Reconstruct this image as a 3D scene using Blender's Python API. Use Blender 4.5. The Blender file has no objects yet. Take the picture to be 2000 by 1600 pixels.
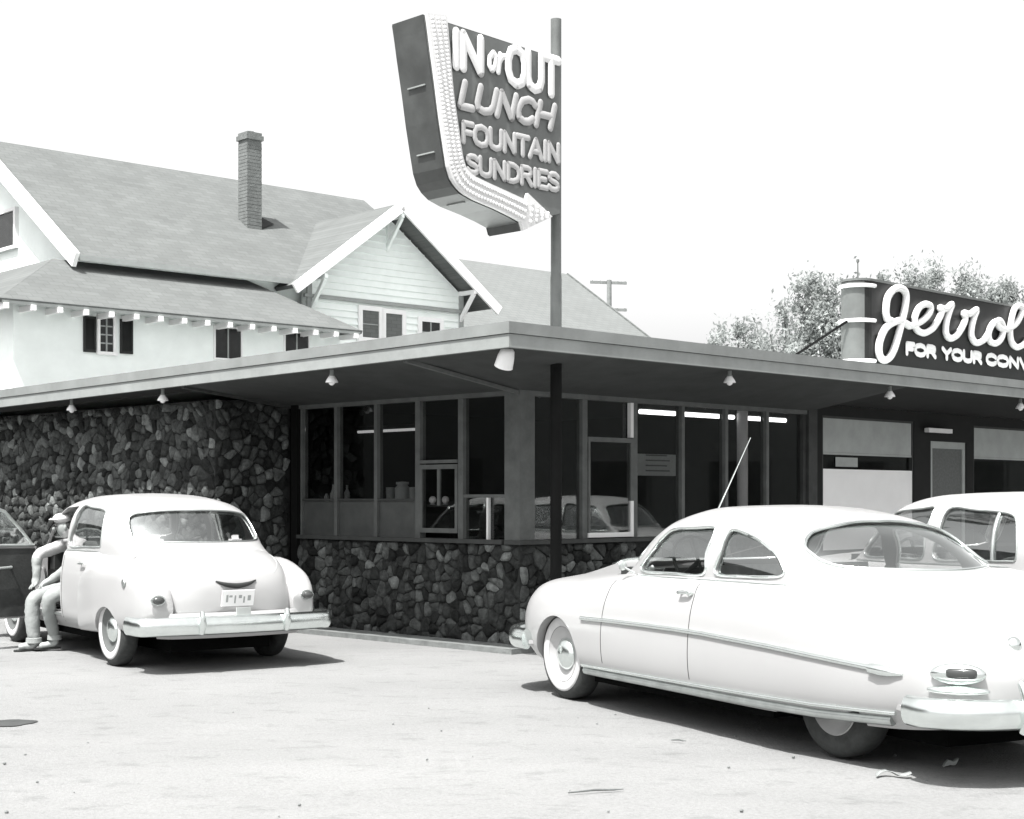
import bpy, math, random
from mathutils import Vector, Matrix, noise
from mathutils.bvhtree import BVHTree

random.seed(7)
R = math.radians
scene = bpy.context.scene
col = scene.collection

# ------------------------------------------------------------------ camera, sky, sun, exposure
EYE = 1.57
cam_data = bpy.data.cameras.new('camera')
cam = bpy.data.objects.new('camera', cam_data)
col.objects.link(cam)
cam.location = (0, 0, EYE)
cam.rotation_euler = (R(90), 0, 0)
cam_data.sensor_fit = 'HORIZONTAL'
cam_data.sensor_width = 36.0
cam_data.lens = 36.0 * 3000 / 2000
cam_data.shift_y = 175 / 2000
cam_data.clip_end = 2000
scene.camera = cam

SUN_H = Vector((-0.5, -0.866))
SUN_EL = 64.0
world = bpy.data.worlds.new('World')
scene.world = world
world.use_nodes = True
wn = world.node_tree
wn.nodes.clear()
sky = wn.nodes.new('ShaderNodeTexSky')
sky.sky_type = 'NISHITA'
sky.sun_disc = False
sky.sun_elevation = R(SUN_EL)
sky.sun_rotation = math.atan2(SUN_H.x, SUN_H.y)
sky.air_density = 1.0
sky.dust_density = 4.0
sky.ozone_density = 1.0
hs = wn.nodes.new('ShaderNodeHueSaturation')
hs.inputs['Saturation'].default_value = 0.0
bg = wn.nodes.new('ShaderNodeBackground')
bg.inputs['Strength'].default_value = 0.15
wo = wn.nodes.new('ShaderNodeOutputWorld')
wn.links.new(sky.outputs[0], hs.inputs['Color'])
wn.links.new(hs.outputs[0], bg.inputs['Color'])
wn.links.new(bg.outputs[0], wo.inputs['Surface'])

sun_data = bpy.data.lights.new('sun', 'SUN')
sun_data.energy = 4.8
sun_data.angle = R(0.55)
sun_data.color = (1.0, 0.985, 0.965)
sun = bpy.data.objects.new('sun', sun_data)
col.objects.link(sun)
sdir = Vector((SUN_H.x * math.cos(R(SUN_EL)), SUN_H.y * math.cos(R(SUN_EL)), math.sin(R(SUN_EL))))
sun.rotation_euler = sdir.to_track_quat('Z', 'Y').to_euler()
sun.location = (-10, -10, 30)

scene.view_settings.view_transform = 'Standard'
scene.view_settings.look = 'None'
scene.view_settings.gamma = 1.0
scene.view_settings.use_curve_mapping = False
scene.view_settings.exposure = 0.95

# ------------------------------------------------------------------ materials
def G(v):
    return (v * 0.955, v * 1.005, v * 0.985, 1.0)

MATS = {}
def mat(name, v, rough=0.7, metal=0.0, var=0.12, scale=4.0, bump=0.0, bscale=40.0, spec=0.3, coat=0.0, neutral=False, detail=6.0):
    if name in MATS:
        return MATS[name]
    m = bpy.data.materials.new(name)
    m.use_nodes = True
    nt = m.node_tree
    b = nt.nodes['Principled BSDF']
    b.inputs['Roughness'].default_value = rough
    b.inputs['Metallic'].default_value = metal
    b.inputs['Specular IOR Level'].default_value = spec
    if coat:
        b.inputs['Coat Weight'].default_value = coat
        b.inputs['Coat Roughness'].default_value = 0.12
    tc = nt.nodes.new('ShaderNodeTexCoord')
    if var > 0:
        n = nt.nodes.new('ShaderNodeTexNoise')
        n.inputs['Scale'].default_value = scale
        n.inputs['Detail'].default_value = detail
        n.inputs['Roughness'].default_value = 0.65
        r = nt.nodes.new('ShaderNodeValToRGB')
        lo, hi = v * (1 - var), v * (1 + var)
        r.color_ramp.elements[0].position = 0.3
        r.color_ramp.elements[1].position = 0.7
        f = (lambda q: (q, q, q, 1)) if neutral else G
        r.color_ramp.elements[0].color = f(lo)
        r.color_ramp.elements[1].color = f(hi)
        nt.links.new(tc.outputs['Object'], n.inputs['Vector'])
        nt.links.new(n.outputs['Fac'], r.inputs['Fac'])
        nt.links.new(r.outputs['Color'], b.inputs['Base Color'])
    else:
        b.inputs['Base Color'].default_value = (v, v, v, 1) if neutral else G(v)
    if bump > 0:
        n2 = nt.nodes.new('ShaderNodeTexNoise')
        n2.inputs['Scale'].default_value = bscale
        n2.inputs['Detail'].default_value = 5.0
        bp = nt.nodes.new('ShaderNodeBump')
        bp.inputs['Strength'].default_value = bump
        bp.inputs['Distance'].default_value = 0.02
        nt.links.new(tc.outputs['Object'], n2.inputs['Vector'])
        nt.links.new(n2.outputs['Fac'], bp.inputs['Height'])
        nt.links.new(bp.outputs['Normal'], b.inputs['Normal'])
    MATS[name] = m
    return m

def glass_mat(name, tint, refl=0.06, rough=0.02):
    m = bpy.data.materials.new(name)
    m.use_nodes = True
    nt = m.node_tree
    nt.nodes.clear()
    out = nt.nodes.new('ShaderNodeOutputMaterial')
    tr = nt.nodes.new('ShaderNodeBsdfTransparent')
    tr.inputs['Color'].default_value = (tint, tint, tint, 1)
    gl = nt.nodes.new('ShaderNodeBsdfGlossy')
    gl.inputs['Color'].default_value = (0.9, 0.93, 0.92, 1)
    gl.inputs['Roughness'].default_value = rough
    lw = nt.nodes.new('ShaderNodeLayerWeight')
    lw.inputs['Blend'].default_value = 0.5
    pw = nt.nodes.new('ShaderNodeMath')
    pw.operation = 'POWER'
    pw.inputs[1].default_value = 4.5
    nt.links.new(lw.outputs['Facing'], pw.inputs[0])
    mt = nt.nodes.new('ShaderNodeMath')
    mt.operation = 'MULTIPLY_ADD'
    mt.inputs[1].default_value = 0.7
    mt.inputs[2].default_value = refl
    mt.use_clamp = True
    mx = nt.nodes.new('ShaderNodeMixShader')
    nt.links.new(pw.outputs[0], mt.inputs[0])
    nt.links.new(mt.outputs[0], mx.inputs['Fac'])
    nt.links.new(tr.outputs[0], mx.inputs[1])
    nt.links.new(gl.outputs[0], mx.inputs[2])
    nt.links.new(mx.outputs[0], out.inputs['Surface'])
    return m

def emit_mat(name, strength):
    m = bpy.data.materials.new(name)
    m.use_nodes = True
    b = m.node_tree.nodes['Principled BSDF']
    b.inputs['Base Color'].default_value = (0.8, 0.8, 0.8, 1)
    b.inputs['Emission Color'].default_value = (1, 1, 1, 1)
    b.inputs['Emission Strength'].default_value = strength
    return m

M_paint = mat('white_car_paint', 0.345, 0.32, var=0.025, scale=1.5, spec=0.45, coat=0.5, neutral=True)
M_paint2 = mat('cream_car_paint', 0.35, 0.36, var=0.03, scale=1.2, spec=0.45, coat=0.4, neutral=True)
M_chrome = mat('chrome', 0.82, 0.22, metal=1.0, var=0.06, scale=9, bump=0.02, bscale=8)
M_chrome_dull = mat('dull_chrome', 0.5, 0.38, metal=0.9, var=0.15, scale=7)
M_tyre = mat('tyre_rubber', 0.042, 0.85, var=0.3, scale=14, bump=0.15, bscale=60)
M_whitewall = mat('whitewall_rubber', 0.48, 0.7, var=0.1, scale=9, neutral=True)
M_rim = mat('wheel_paint', 0.36, 0.45, var=0.06, scale=8, neutral=True)
M_rim_shaded = mat('shaded_wheel_paint', 0.10, 0.5, var=0.15, scale=8)  # the fender's shade on the sedan wheels is put into this colour
M_black = mat('black_gap', 0.012, 0.8, var=0.2)
M_underside = mat('underbody_light_blocker', 0.006, 0.95, var=0.3, spec=0.0)
M_seat = mat('seat_cloth', 0.32, 0.9, var=0.25, scale=9, bump=0.2, bscale=120)
M_dash = mat('dash_plastic', 0.03, 0.4, var=0.1)
M_lens = mat('tail_lens', 0.05, 0.15, var=0.2, spec=0.6)
M_carglass = glass_mat('car_glass', 0.85, refl=0.24)
M_shopglass = glass_mat('shop_glass', 0.8, refl=0.075)
M_houseglass = mat('house_glass', 0.02, 0.12, var=0.3, spec=0.35)
M_fascia = mat('fascia_paint', 0.24, 0.6, var=0.14, scale=2.5, bump=0.08, bscale=18)
M_fascia_up = mat('roof_edge_metal', 0.20, 0.5, var=0.16, scale=2.0)
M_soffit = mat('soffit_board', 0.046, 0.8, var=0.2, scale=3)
M_soffit_dark = mat('dark_soffit', 0.012, 0.85, var=0.2)  # darker tone for the outer soffits and the shop wall
M_timber = mat('dark_timber', 0.045, 0.7, var=0.25, scale=6, bump=0.1)
M_timber_light = mat('grey_timber', 0.105, 0.7, var=0.22, scale=6, bump=0.1)
M_post = mat('black_post', 0.007, 0.7, var=0.2, spec=0.1)
M_panel = mat('spandrel_panel', 0.07, 0.35, var=0.2, scale=5, spec=0.4)
M_mortar = mat('dark_mortar', 0.026, 0.95, var=0.3, scale=14, bump=0.5, bscale=30)
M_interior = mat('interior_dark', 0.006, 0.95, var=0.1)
M_white = mat('white_enamel', 0.72, 0.45, var=0.06, neutral=True)
M_whiteboard = mat('white_board', 0.82, 0.6, var=0.04, scale=2, neutral=True)
M_blind = mat('grey_blind', 0.36, 0.85, var=0.12, scale=3)
M_screen = mat('door_screen', 0.12, 0.85, var=0.2, scale=30)
M_conc = mat('kerb_concrete', 0.16, 0.9, var=0.3, scale=5, bump=0.4, bscale=30)
M_siding = mat('house_siding', 0.86, 0.8, var=0.05, scale=2.0, bump=0.1, bscale=12)
M_trim = mat('house_trim', 0.78, 0.6, var=0.04, neutral=True)
M_roof = mat('shingle_roof', 0.132, 0.9, var=0.10, scale=1.2, bump=0.25, bscale=25, detail=10)
M_roof2 = mat('far_shingle_roof', 0.16, 0.9, var=0.07, scale=1.0, bump=0.2, bscale=20)
M_brick = mat('chimney_brick', 0.15, 0.9, var=0.22, scale=5, bump=0.4, bscale=20)
M_shutter = mat('dark_shutter', 0.02, 0.7, var=0.2)
M_trim_grey = mat('house_eave_board', 0.30, 0.8, var=0.1)  # even grey for eave, belt and corner boards and glazing bars
M_signdark = mat('sign_enamel_dark', 0.13, 0.35, var=0.18, scale=3, spec=0.4)
M_signside = mat('sign_side_metal', 0.065, 0.4, var=0.25, scale=3, spec=0.4)
M_signletter = mat('sign_letter_paint', 0.40, 0.5, var=0.08, scale=6, neutral=True)
M_signletter2 = mat('sign_letter_bright', 0.72, 0.45, var=0.05, scale=6, neutral=True)
M_arrow = mat('arrow_paint', 0.62, 0.5, var=0.06, neutral=True)
M_bulb = mat('bulb_glass', 0.8, 0.15, var=0.03, spec=0.6, neutral=True)
M_pole = mat('sign_pole_steel', 0.14, 0.45, var=0.25, scale=3, spec=0.4)
M_jside = mat('roof_sign_side', 0.12, 0.5, var=0.15)
M_jface = mat('roof_sign_face', 0.016, 0.45, var=0.25, scale=3)
M_wood = mat('utility_wood', 0.20, 0.9, var=0.2)
M_bark = mat('bark', 0.12, 0.95, var=0.3, scale=6, bump=0.4)
M_skin = mat('skin', 0.27, 0.6, var=0.05)
M_shirt = mat('white_shirt', 0.42, 0.85, var=0.06, scale=8, bump=0.3, bscale=20, neutral=True)
M_vest = mat('dark_waistcoat', 0.02, 0.9, var=0.2)
M_trouser = mat('pale_trousers', 0.27, 0.9, var=0.10, scale=8, bump=0.3, bscale=20)
M_shoe = mat('pale_shoe', 0.34, 0.6, var=0.1)
M_hat = mat('white_cap', 0.5, 0.8, var=0.05, neutral=True)
M_doorpanel = mat('door_inner_trim', 0.035, 0.75, var=0.3, scale=6, bump=0.1)
M_painted_shadow = mat('painted_shadow', 0.05, 0.7, var=0.35, scale=5)
M_paper = mat('scrap_paper', 0.25, 0.9, var=0.15, scale=12)
M_tube = emit_mat('fluorescent_tube', 2.2)
M_tube_dim = emit_mat('far_fluorescent_tube', 0.30)
STONES = [mat('wall_stone_%d' % i, v, 0.95, var=0.5, scale=14, bump=0.9, bscale=34, spec=0.1) for i, v in enumerate((0.020, 0.038, 0.064, 0.10, 0.16))]

def shingle(m, dark):
    nt = m.node_tree
    b = nt.nodes['Principled BSDF']
    src = b.inputs['Base Color'].links[0].from_socket
    tc = nt.nodes.new('ShaderNodeTexCoord')
    sx_ = nt.nodes.new('ShaderNodeSeparateXYZ')
    cb = nt.nodes.new('ShaderNodeCombineXYZ')
    nt.links.new(tc.outputs['Object'], sx_.inputs[0])
    ad = nt.nodes.new('ShaderNodeMath')
    ad.operation = 'MULTIPLY'
    ad.inputs[1].default_value = 1.8
    nt.links.new(sx_.outputs['Z'], ad.inputs[0])
    nt.links.new(sx_.outputs['X'], cb.inputs[0])
    nt.links.new(ad.outputs[0], cb.inputs[1])
    br = nt.nodes.new('ShaderNodeTexBrick')
    br.inputs['Scale'].default_value = 1.0
    br.inputs['Brick Width'].default_value = 0.34
    br.inputs['Row Height'].default_value = 0.17
    br.inputs['Mortar Size'].default_value = 0.012
    br.inputs['Color1'].default_value = (1, 1, 1, 1)
    br.inputs['Color2'].default_value = (dark, dark, dark, 1)
    br.inputs['Mortar'].default_value = (.78, .78, .78, 1)
    nt.links.new(cb.outputs[0], br.inputs['Vector'])
    mx = nt.nodes.new('ShaderNodeMix')
    mx.data_type = 'RGBA'
    mx.blend_type = 'MULTIPLY'
    mx.inputs['Factor'].default_value = 1.0
    nt.links.new(src, mx.inputs['A'])
    nt.links.new(br.outputs['Color'], mx.inputs['B'])
    nt.links.new(mx.outputs['Result'], b.inputs['Base Color'])
shingle(M_roof, .86)
shingle(M_roof2, .92)
def foliage_mat(name, v):
    m = bpy.data.materials.new(name)
    m.use_nodes = True
    nt = m.node_tree
    nt.nodes.clear()
    out = nt.nodes.new('ShaderNodeOutputMaterial')
    d = nt.nodes.new('ShaderNodeBsdfDiffuse')
    t = nt.nodes.new('ShaderNodeBsdfTranslucent')
    mx = nt.nodes.new('ShaderNodeMixShader')
    mx.inputs[0].default_value = 0.45
    tc = nt.nodes.new('ShaderNodeTexCoord')
    n = nt.nodes.new('ShaderNodeTexNoise')
    n.inputs['Scale'].default_value = 1.2
    r = nt.nodes.new('ShaderNodeValToRGB')
    r.color_ramp.elements[0].position = 0.3
    r.color_ramp.elements[1].position = 0.7
    r.color_ramp.elements[0].color = G(v * 0.6)
    r.color_ramp.elements[1].color = G(v * 1.4)
    nt.links.new(tc.outputs['Object'], n.inputs['Vector'])
    nt.links.new(n.outputs['Fac'], r.inputs['Fac'])
    nt.links.new(r.outputs[0], d.inputs['Color'])
    nt.links.new(r.outputs[0], t.inputs['Color'])
    nt.links.new(d.outputs[0], mx.inputs[1])
    nt.links.new(t.outputs[0], mx.inputs[2])
    nt.links.new(mx.outputs[0], out.inputs['Surface'])
    return m
M_leaf = foliage_mat('foliage_pale', 0.38)

# ------------------------------------------------------------------ mesh helpers
class MB:
    def __init__(self):
        self.v = []
        self.f = []
    def add(self, verts, faces):
        o = len(self.v)
        self.v += [tuple(p) for p in verts]
        self.f += [tuple(i + o for i in f) for f in faces]
        return self
    def box(self, x0, x1, y0, y1, z0, z1):
        v = [(x0, y0, z0), (x1, y0, z0), (x1, y1, z0), (x0, y1, z0), (x0, y0, z1), (x1, y0, z1), (x1, y1, z1), (x0, y1, z1)]
        return self.add(v, [(0, 3, 2, 1), (4, 5, 6, 7), (0, 1, 5, 4), (1, 2, 6, 5), (2, 3, 7, 6), (3, 0, 4, 7)])
    def bar(self, a, b, w, h, up=(0, 0, 1)):
        a, b = Vector(a), Vector(b)
        t = (b - a).normalized()
        s = t.cross(Vector(up))
        if s.length < 1e-4:
            s = t.cross(Vector((1, 0, 0)))
        s.normalize()
        u = s.cross(t)
        v = []
        for p in (a, b):
            for i, j in ((-1, -1), (1, -1), (1, 1), (-1, 1)):
                v.append(p + s * (i * w / 2) + u * (j * h / 2))
        return self.add(v, [(0, 3, 2, 1), (4, 5, 6, 7), (0, 1, 5, 4), (1, 2, 6, 5), (2, 3, 7, 6), (3, 0, 4, 7)])
    def prism(self, poly, fn0, fn1):
        n = len(poly)
        v = [fn0(*p) for p in poly] + [fn1(*p) for p in poly]
        f = [tuple(range(n - 1, -1, -1)), tuple(range(n, 2 * n))]
        f += [(i, (i + 1) % n, n + (i + 1) % n, n + i) for i in range(n)]
        return self.add(v, f)
    def tube(self, pts, r, n=8, closed=False, rz=None, caps=True):
        pts = [Vector(p) for p in pts]
        if not isinstance(r, (list, tuple)):
            r = [r] * len(pts)
        N = len(pts)
        prev = None
        rings = []
        for i, p in enumerate(pts):
            if closed:
                t = pts[(i + 1) % N] - pts[i - 1]
            else:
                t = pts[min(i + 1, N - 1)] - pts[max(i - 1, 0)]
            if t.length < 1e-9:
                t = Vector((0, 0, 1))
            t.normalize()
            if prev is None:
                s = t.cross(Vector((0, 0, 1)))
                if s.length < 1e-3:
                    s = t.cross(Vector((0, 1, 0)))
            else:
                s = prev - t * prev.dot(t)
                if s.length < 1e-6:
                    s = t.cross(Vector((0.3, 0.9, 0.1)))
            s.normalize()
            prev = s
            u = s.cross(t)
            k = 1.0 if rz is None else rz
            rings.append([p + s * (r[i] * math.cos(2 * math.pi * j / n)) + u * (r[i] * k * math.sin(2 * math.pi * j / n)) for j in range(n)])
        v = [q for ring in rings for q in ring]
        f = []
        for i in range(N if closed else N - 1):
            a, b = i * n, ((i + 1) % N) * n
            for j in range(n):
                f.append((a + j, a + (j + 1) % n, b + (j + 1) % n, b + j))
        if caps and not closed:
            f.append(tuple(range(n - 1, -1, -1)))
            f.append(tuple((N - 1) * n + j for j in range(n)))
        return self.add(v, f)
    def sweep(self, pts, sec, up=(0, 0, 1)):
        pts = [Vector(p) for p in pts]
        N, n = len(pts), len(sec)
        v = []
        for i, p in enumerate(pts):
            t = (pts[min(i + 1, N - 1)] - pts[max(i - 1, 0)]).normalized()
            s = t.cross(Vector(up)).normalized()
            u = s.cross(t)
            v += [p + s * a + u * b for a, b in sec]
        f = []
        for i in range(N - 1):
            for j in range(n):
                f.append((i * n + j, i * n + (j + 1) % n, (i + 1) * n + (j + 1) % n, (i + 1) * n + j))
        f.append(tuple(range(n - 1, -1, -1)))
        f.append(tuple((N - 1) * n + j for j in range(n)))
        return self.add(v, f)
    def lathe(self, prof, n=24, M=None, caps=True):
        # prof: list of (r, h) ; axis z, transformed by M
        v, f = [], []
        for r, h in prof:
            for j in range(n):
                a = 2 * math.pi * j / n
                v.append(Vector((r * math.cos(a), r * math.sin(a), h)))
        for i in range(len(prof) - 1):
            for j in range(n):
                f.append((i * n + j, i * n + (j + 1) % n, (i + 1) * n + (j + 1) % n, (i + 1) * n + j))
        if caps and prof[0][0] > 1e-4:
            f.append(tuple(range(n - 1, -1, -1)))
        if caps and prof[-1][0] > 1e-4:
            f.append(tuple((len(prof) - 1) * n + j for j in range(n)))
        if M is not None:
            v = [M @ p for p in v]
        return self.add(v, f)
    def ball(self, c, r, n=10, m=6, sq=(1, 1, 1)):
        prof = [(r * math.sin(math.pi * i / m) + 1e-5, -r * math.cos(math.pi * i / m)) for i in range(m + 1)]
        return self.lathe(prof, n, Matrix.Translation(c) @ Matrix.Diagonal((sq[0], sq[1], sq[2], 1)))
    def mirror_y(self):
        o = len(self.v)
        self.v += [(x, -y, z) for x, y, z in self.v]
        self.f += [tuple(i + o for i in reversed(f)) for f in list(self.f)]
        return self
    def mesh(self, name):
        me = bpy.data.meshes.new(name)
        me.from_pydata(self.v, [], self.f)
        me.update()
        return me
    def build(self, name, m, parent=None, smooth=None, kind=None):
        me = self.mesh(name)
        return link(name, me, m, parent, smooth, kind)

def link(name, me, m, parent=None, smooth=None, kind=None):
    o = bpy.data.objects.new(name, me)
    col.objects.link(o)
    if m is not None and len(me.materials) == 0:
        me.materials.append(m)
    if smooth is not None:
        shade(me, smooth)
    if parent is not None:
        o.parent = parent
    if kind:
        o['kind'] = kind
    return o

def shade(me, ang):
    for p in me.polygons:
        p.use_smooth = True
    me.set_sharp_from_angle(angle=R(ang))

def thing(name, label, cat, loc=(0, 0, 0), rz=0.0, group=None):
    o = bpy.data.objects.new(name, None)
    col.objects.link(o)
    o.empty_display_size = 0.3
    o.location = loc
    o.rotation_euler = (0, 0, rz)
    return tag(o, label, cat, group)

def tag(o, label, cat, group=None):
    o['label'] = label
    o['category'] = cat
    if group:
        o['group'] = group
    return o

def struct(o):
    o['kind'] = 'structure'
    return o

def fix_normals(me):
    import bmesh
    bm = bmesh.new()
    bm.from_mesh(me)
    bmesh.ops.recalc_face_normals(bm, faces=bm.faces)
    bm.to_mesh(me)
    bm.free()

def apply_mods(o):
    dg = bpy.context.evaluated_depsgraph_get()
    me = bpy.data.meshes.new_from_object(o.evaluated_get(dg))
    o.modifiers.clear()
    old = o.data
    o.data = me
    bpy.data.meshes.remove(old)
    return o

def cut(o, cutters):
    objs = []
    for c in cutters:
        me = c.mesh('cutter')
        fix_normals(me)
        k = bpy.data.objects.new('cutter', me)
        col.objects.link(k)
        md = o.modifiers.new('b', 'BOOLEAN')
        md.operation = 'DIFFERENCE'
        md.solver = 'EXACT'
        md.object = k
        objs.append(k)
    apply_mods(o)
    for k in objs:
        me = k.data
        bpy.data.objects.remove(k)
        bpy.data.meshes.remove(me)
    return o

def catmull(pts, m, closed=False):
    pts = [Vector(p) for p in pts]
    N = len(pts)
    out = []
    rng = N if closed else N - 1
    for i in range(rng):
        p1, p2 = pts[i], pts[(i + 1) % N]
        p0 = pts[i - 1] if (closed or i > 0) else p1 * 2 - p2
        p3 = pts[(i + 2) % N] if (closed or i + 2 < N) else p2 * 2 - p1
        for k in range(m):
            t = k / m
            out.append(0.5 * ((2 * p1) + (p2 - p0) * t + (2 * p0 - 5 * p1 + 4 * p2 - p3) * t * t + (3 * p1 - p0 - 3 * p2 + p3) * t ** 3))
    if not closed:
        out.append(pts[-1])
    return out

def pchip(xs, ys, x):
    n = len(xs)
    h = [xs[i + 1] - xs[i] for i in range(n - 1)]
    d = [(ys[i + 1] - ys[i]) / h[i] for i in range(n - 1)]
    i = 0
    while i < n - 2 and x > xs[i + 1]:
        i += 1
    def slope(j):
        if j == 0:
            return d[0]
        if j == n - 1:
            return d[-1]
        if d[j - 1] * d[j] <= 0:
            return 0.0
        w1, w2 = 2 * h[j] + h[j - 1], h[j] + 2 * h[j - 1]
        return (w1 + w2) / (w1 / d[j - 1] + w2 / d[j])
    t = (x - xs[i]) / h[i]
    m0, m1 = slope(i) * h[i], slope(i + 1) * h[i]
    return (2 * t ** 3 - 3 * t * t + 1) * ys[i] + (t ** 3 - 2 * t * t + t) * m0 + (-2 * t ** 3 + 3 * t * t) * ys[i + 1] + (t ** 3 - t * t) * m1

# place a measured picture point on a real vertical plane of a frame (origin O, x axis turned by ang)
def onplane(O, ang, axis, c, px, py):
    ex = (math.cos(ang), math.sin(ang))
    ey = (-ex[1], ex[0])
    k = (px - 1000) / 3000
    if axis == 'y':
        bx, by, d = O[0] + ey[0] * c, O[1] + ey[1] * c, ex
    else:
        bx, by, d = O[0] + ex[0] * c, O[1] + ex[1] * c, ey
    a = (k * by - bx) / (d[0] - k * d[1])
    return a, EYE + (975 - py) * (by + a * d[1]) / 3000

# ------------------------------------------------------------------ ground
def axis_samples(lo, hi, fine_lo, fine_hi, step):
    s = []
    x = fine_lo
    while x <= fine_hi + 1e-6:
        s.append(x)
        x += step
    g, x = step, fine_hi
    while x < hi:
        g *= 1.5
        x = min(x + g, hi)
        s.append(x)
    g, x = step, fine_lo
    while x > lo:
        g *= 1.5
        x = max(x - g, lo)
        s.insert(0, x)
    return s
def gz(x, y):
    if not (-8 < x < 8 and 3 < y < 21):
        return 0.0
    a = max(0.0, min(1.0, (14.0 - y) / 4.0)) * min(1.0, max(0.0, (8 - abs(x)) / 2))
    return 0.014 * a * noise.noise((x * 1.3, y * 1.3, 0)) + 0.007 * a * noise.noise((x * 4, y * 4, 3)) - 0.006 * a
gx = axis_samples(-420, 420, -7, 7, 0.14)
gy = axis_samples(-300, 700, 4.5, 20, 0.14)
gm = MB()
for y in gy:
    for x in gx:
        z = gz(x, y)
        gm.v.append((x, y, z))
nx = len(gx)
for j in range(len(gy) - 1):
    for i in range(nx - 1):
        gm.f.append((j * nx + i, j * nx + i + 1, (j + 1) * nx + i + 1, (j + 1) * nx + i))
def ground_mat():
    m = bpy.data.materials.new('pale_dusty_paving')
    m.use_nodes = True
    nt = m.node_tree
    b = nt.nodes['Principled BSDF']
    b.inputs['Roughness'].default_value = 0.95
    b.inputs['Specular IOR Level'].default_value = 0.15
    tc = nt.nodes.new('ShaderNodeTexCoord')
    def noi(s, d, r):
        n = nt.nodes.new('ShaderNodeTexNoise')
        n.inputs['Scale'].default_value = s
        n.inputs['Detail'].default_value = d
        n.inputs['Roughness'].default_value = r
        return n
    mp = nt.nodes.new('ShaderNodeMapping')
    mp.inputs['Rotation'].default_value = (0, 0, R(20))
    mp.inputs['Scale'].default_value = (0.62, 1.0, 1.0)
    nt.links.new(tc.outputs['Object'], mp.inputs['Vector'])
    n1, n2, n3 = noi(0.45, 8, 0.6), noi(5.0, 6, 0.7), noi(60, 3, 0.6)
    nt.links.new(mp.outputs[0], n1.inputs['Vector'])
    nt.links.new(mp.outputs[0], n2.inputs['Vector'])
    nt.links.new(tc.outputs['Object'], n3.inputs['Vector'])
    r1 = nt.nodes.new('ShaderNodeValToRGB')
    r1.color_ramp.elements[0].position = 0.25
    r1.color_ramp.elements[1].position = 0.75
    r1.color_ramp.elements[0].color = (0.170, 0.172, 0.171, 1)
    r1.color_ramp.elements[1].color = (0.230, 0.232, 0.230, 1)
    nt.links.new(n1.outputs['Fac'], r1.inputs['Fac'])
    r2 = nt.nodes.new('ShaderNodeValToRGB')
    r2.color_ramp.elements[0].position = 0.22
    r2.color_ramp.elements[1].position = 0.46
    r2.color_ramp.elements[0].color = (0.66, 0.67, 0.665, 1)
    r2.color_ramp.elements[1].color = (1, 1, 1, 1)
    nt.links.new(n2.outputs['Fac'], r2.inputs['Fac'])
    mx = nt.nodes.new('ShaderNodeMix')
    mx.data_type = 'RGBA'
    mx.blend_type = 'MULTIPLY'
    mx.inputs['Factor'].default_value = 1.0
    nt.links.new(r1.outputs[0], mx.inputs['A'])
    nt.links.new(r2.outputs[0], mx.inputs['B'])
    n4 = noi(38, 4, 0.75)
    nt.links.new(tc.outputs['Object'], n4.inputs['Vector'])
    r4 = nt.nodes.new('ShaderNodeValToRGB')
    r4.color_ramp.elements[0].position = 0.30
    r4.color_ramp.elements[1].position = 0.62
    r4.color_ramp.elements[0].color = (0.86, 0.86, 0.86, 1)
    r4.color_ramp.elements[1].color = (1.06, 1.06, 1.06, 1)
    nt.links.new(n4.outputs['Fac'], r4.inputs['Fac'])
    mx2 = nt.nodes.new('ShaderNodeMix')
    mx2.data_type = 'RGBA'
    mx2.blend_type = 'MULTIPLY'
    mx2.inputs['Factor'].default_value = 1.0
    nt.links.new(mx.outputs['Result'], mx2.inputs['A'])
    nt.links.new(r4.outputs[0], mx2.inputs['B'])
    nt.links.new(mx2.outputs['Result'], b.inputs['Base Color'])
    bp = nt.nodes.new('ShaderNodeBump')
    bp.inputs['Strength'].default_value = 0.6
    bp.inputs['Distance'].default_value = 0.012
    nt.links.new(n3.outputs['Fac'], bp.inputs['Height'])
    nt.links.new(bp.outputs[0], b.inputs['Normal'])
    return m
ground = gm.build('ground', ground_mat(), smooth=60)
struct(ground)

# ------------------------------------------------------------------ the diner
W0, WA = (0.08, 16.0), R(45)
diner = thing('diner', 'low flat-roofed diner with dark stone walls and wide overhanging eaves', 'building', (W0[0], W0[1], 0), WA)
XO, YO = -1.65, -1.5          # eave lines
XE, YE = 15.0, 12.5           # far ends
def drop(y):
    return -0.0134 * (y - YO)
# roof
mb = MB()
def slab(mb, x0, x1, y0, y1, zb, zt):
    v = [(x0, y0, zb + drop(y0)), (x1, y0, zb + drop(y0)), (x1, y1, zb + drop(y1)), (x0, y1, zb + drop(y1)),
         (x0, y0, zt + drop(y0)), (x1, y0, zt + drop(y0)), (x1, y1, zt + drop(y1)), (x0, y1, zt + drop(y1))]
    return mb.add(v, [(0, 3, 2, 1), (4, 5, 6, 7), (0, 1, 5, 4), (1, 2, 6, 5), (2, 3, 7, 6), (3, 0, 4, 7)])
M_gravel = mat('roof_gravel', 0.75, 0.95, var=.15, scale=20)
roof = slab(MB(), XO + 0.06, XE, YO + 0.06, YE, 3.0, 3.12).build('roof', M_gravel, diner)
slab(MB(), XO, XO + 0.05, YO + 0.05, YE, 2.935, 3.055).build('fascia_board', M_fascia, diner)
slab(MB(), XO, XE, YO, YO + 0.05, 2.935, 3.055).build('fascia_board', M_fascia, diner)
slab(MB(), XO - 0.014, XO + 0.05, YO + 0.05, YE, 3.060, 3.165).build('roof_edge_strip', M_fascia_up, diner)
slab(MB(), XO - 0.014, XE, YO - 0.014, YO + 0.05, 3.060, 3.165).build('roof_edge_strip', M_fascia_up, diner)
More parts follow.
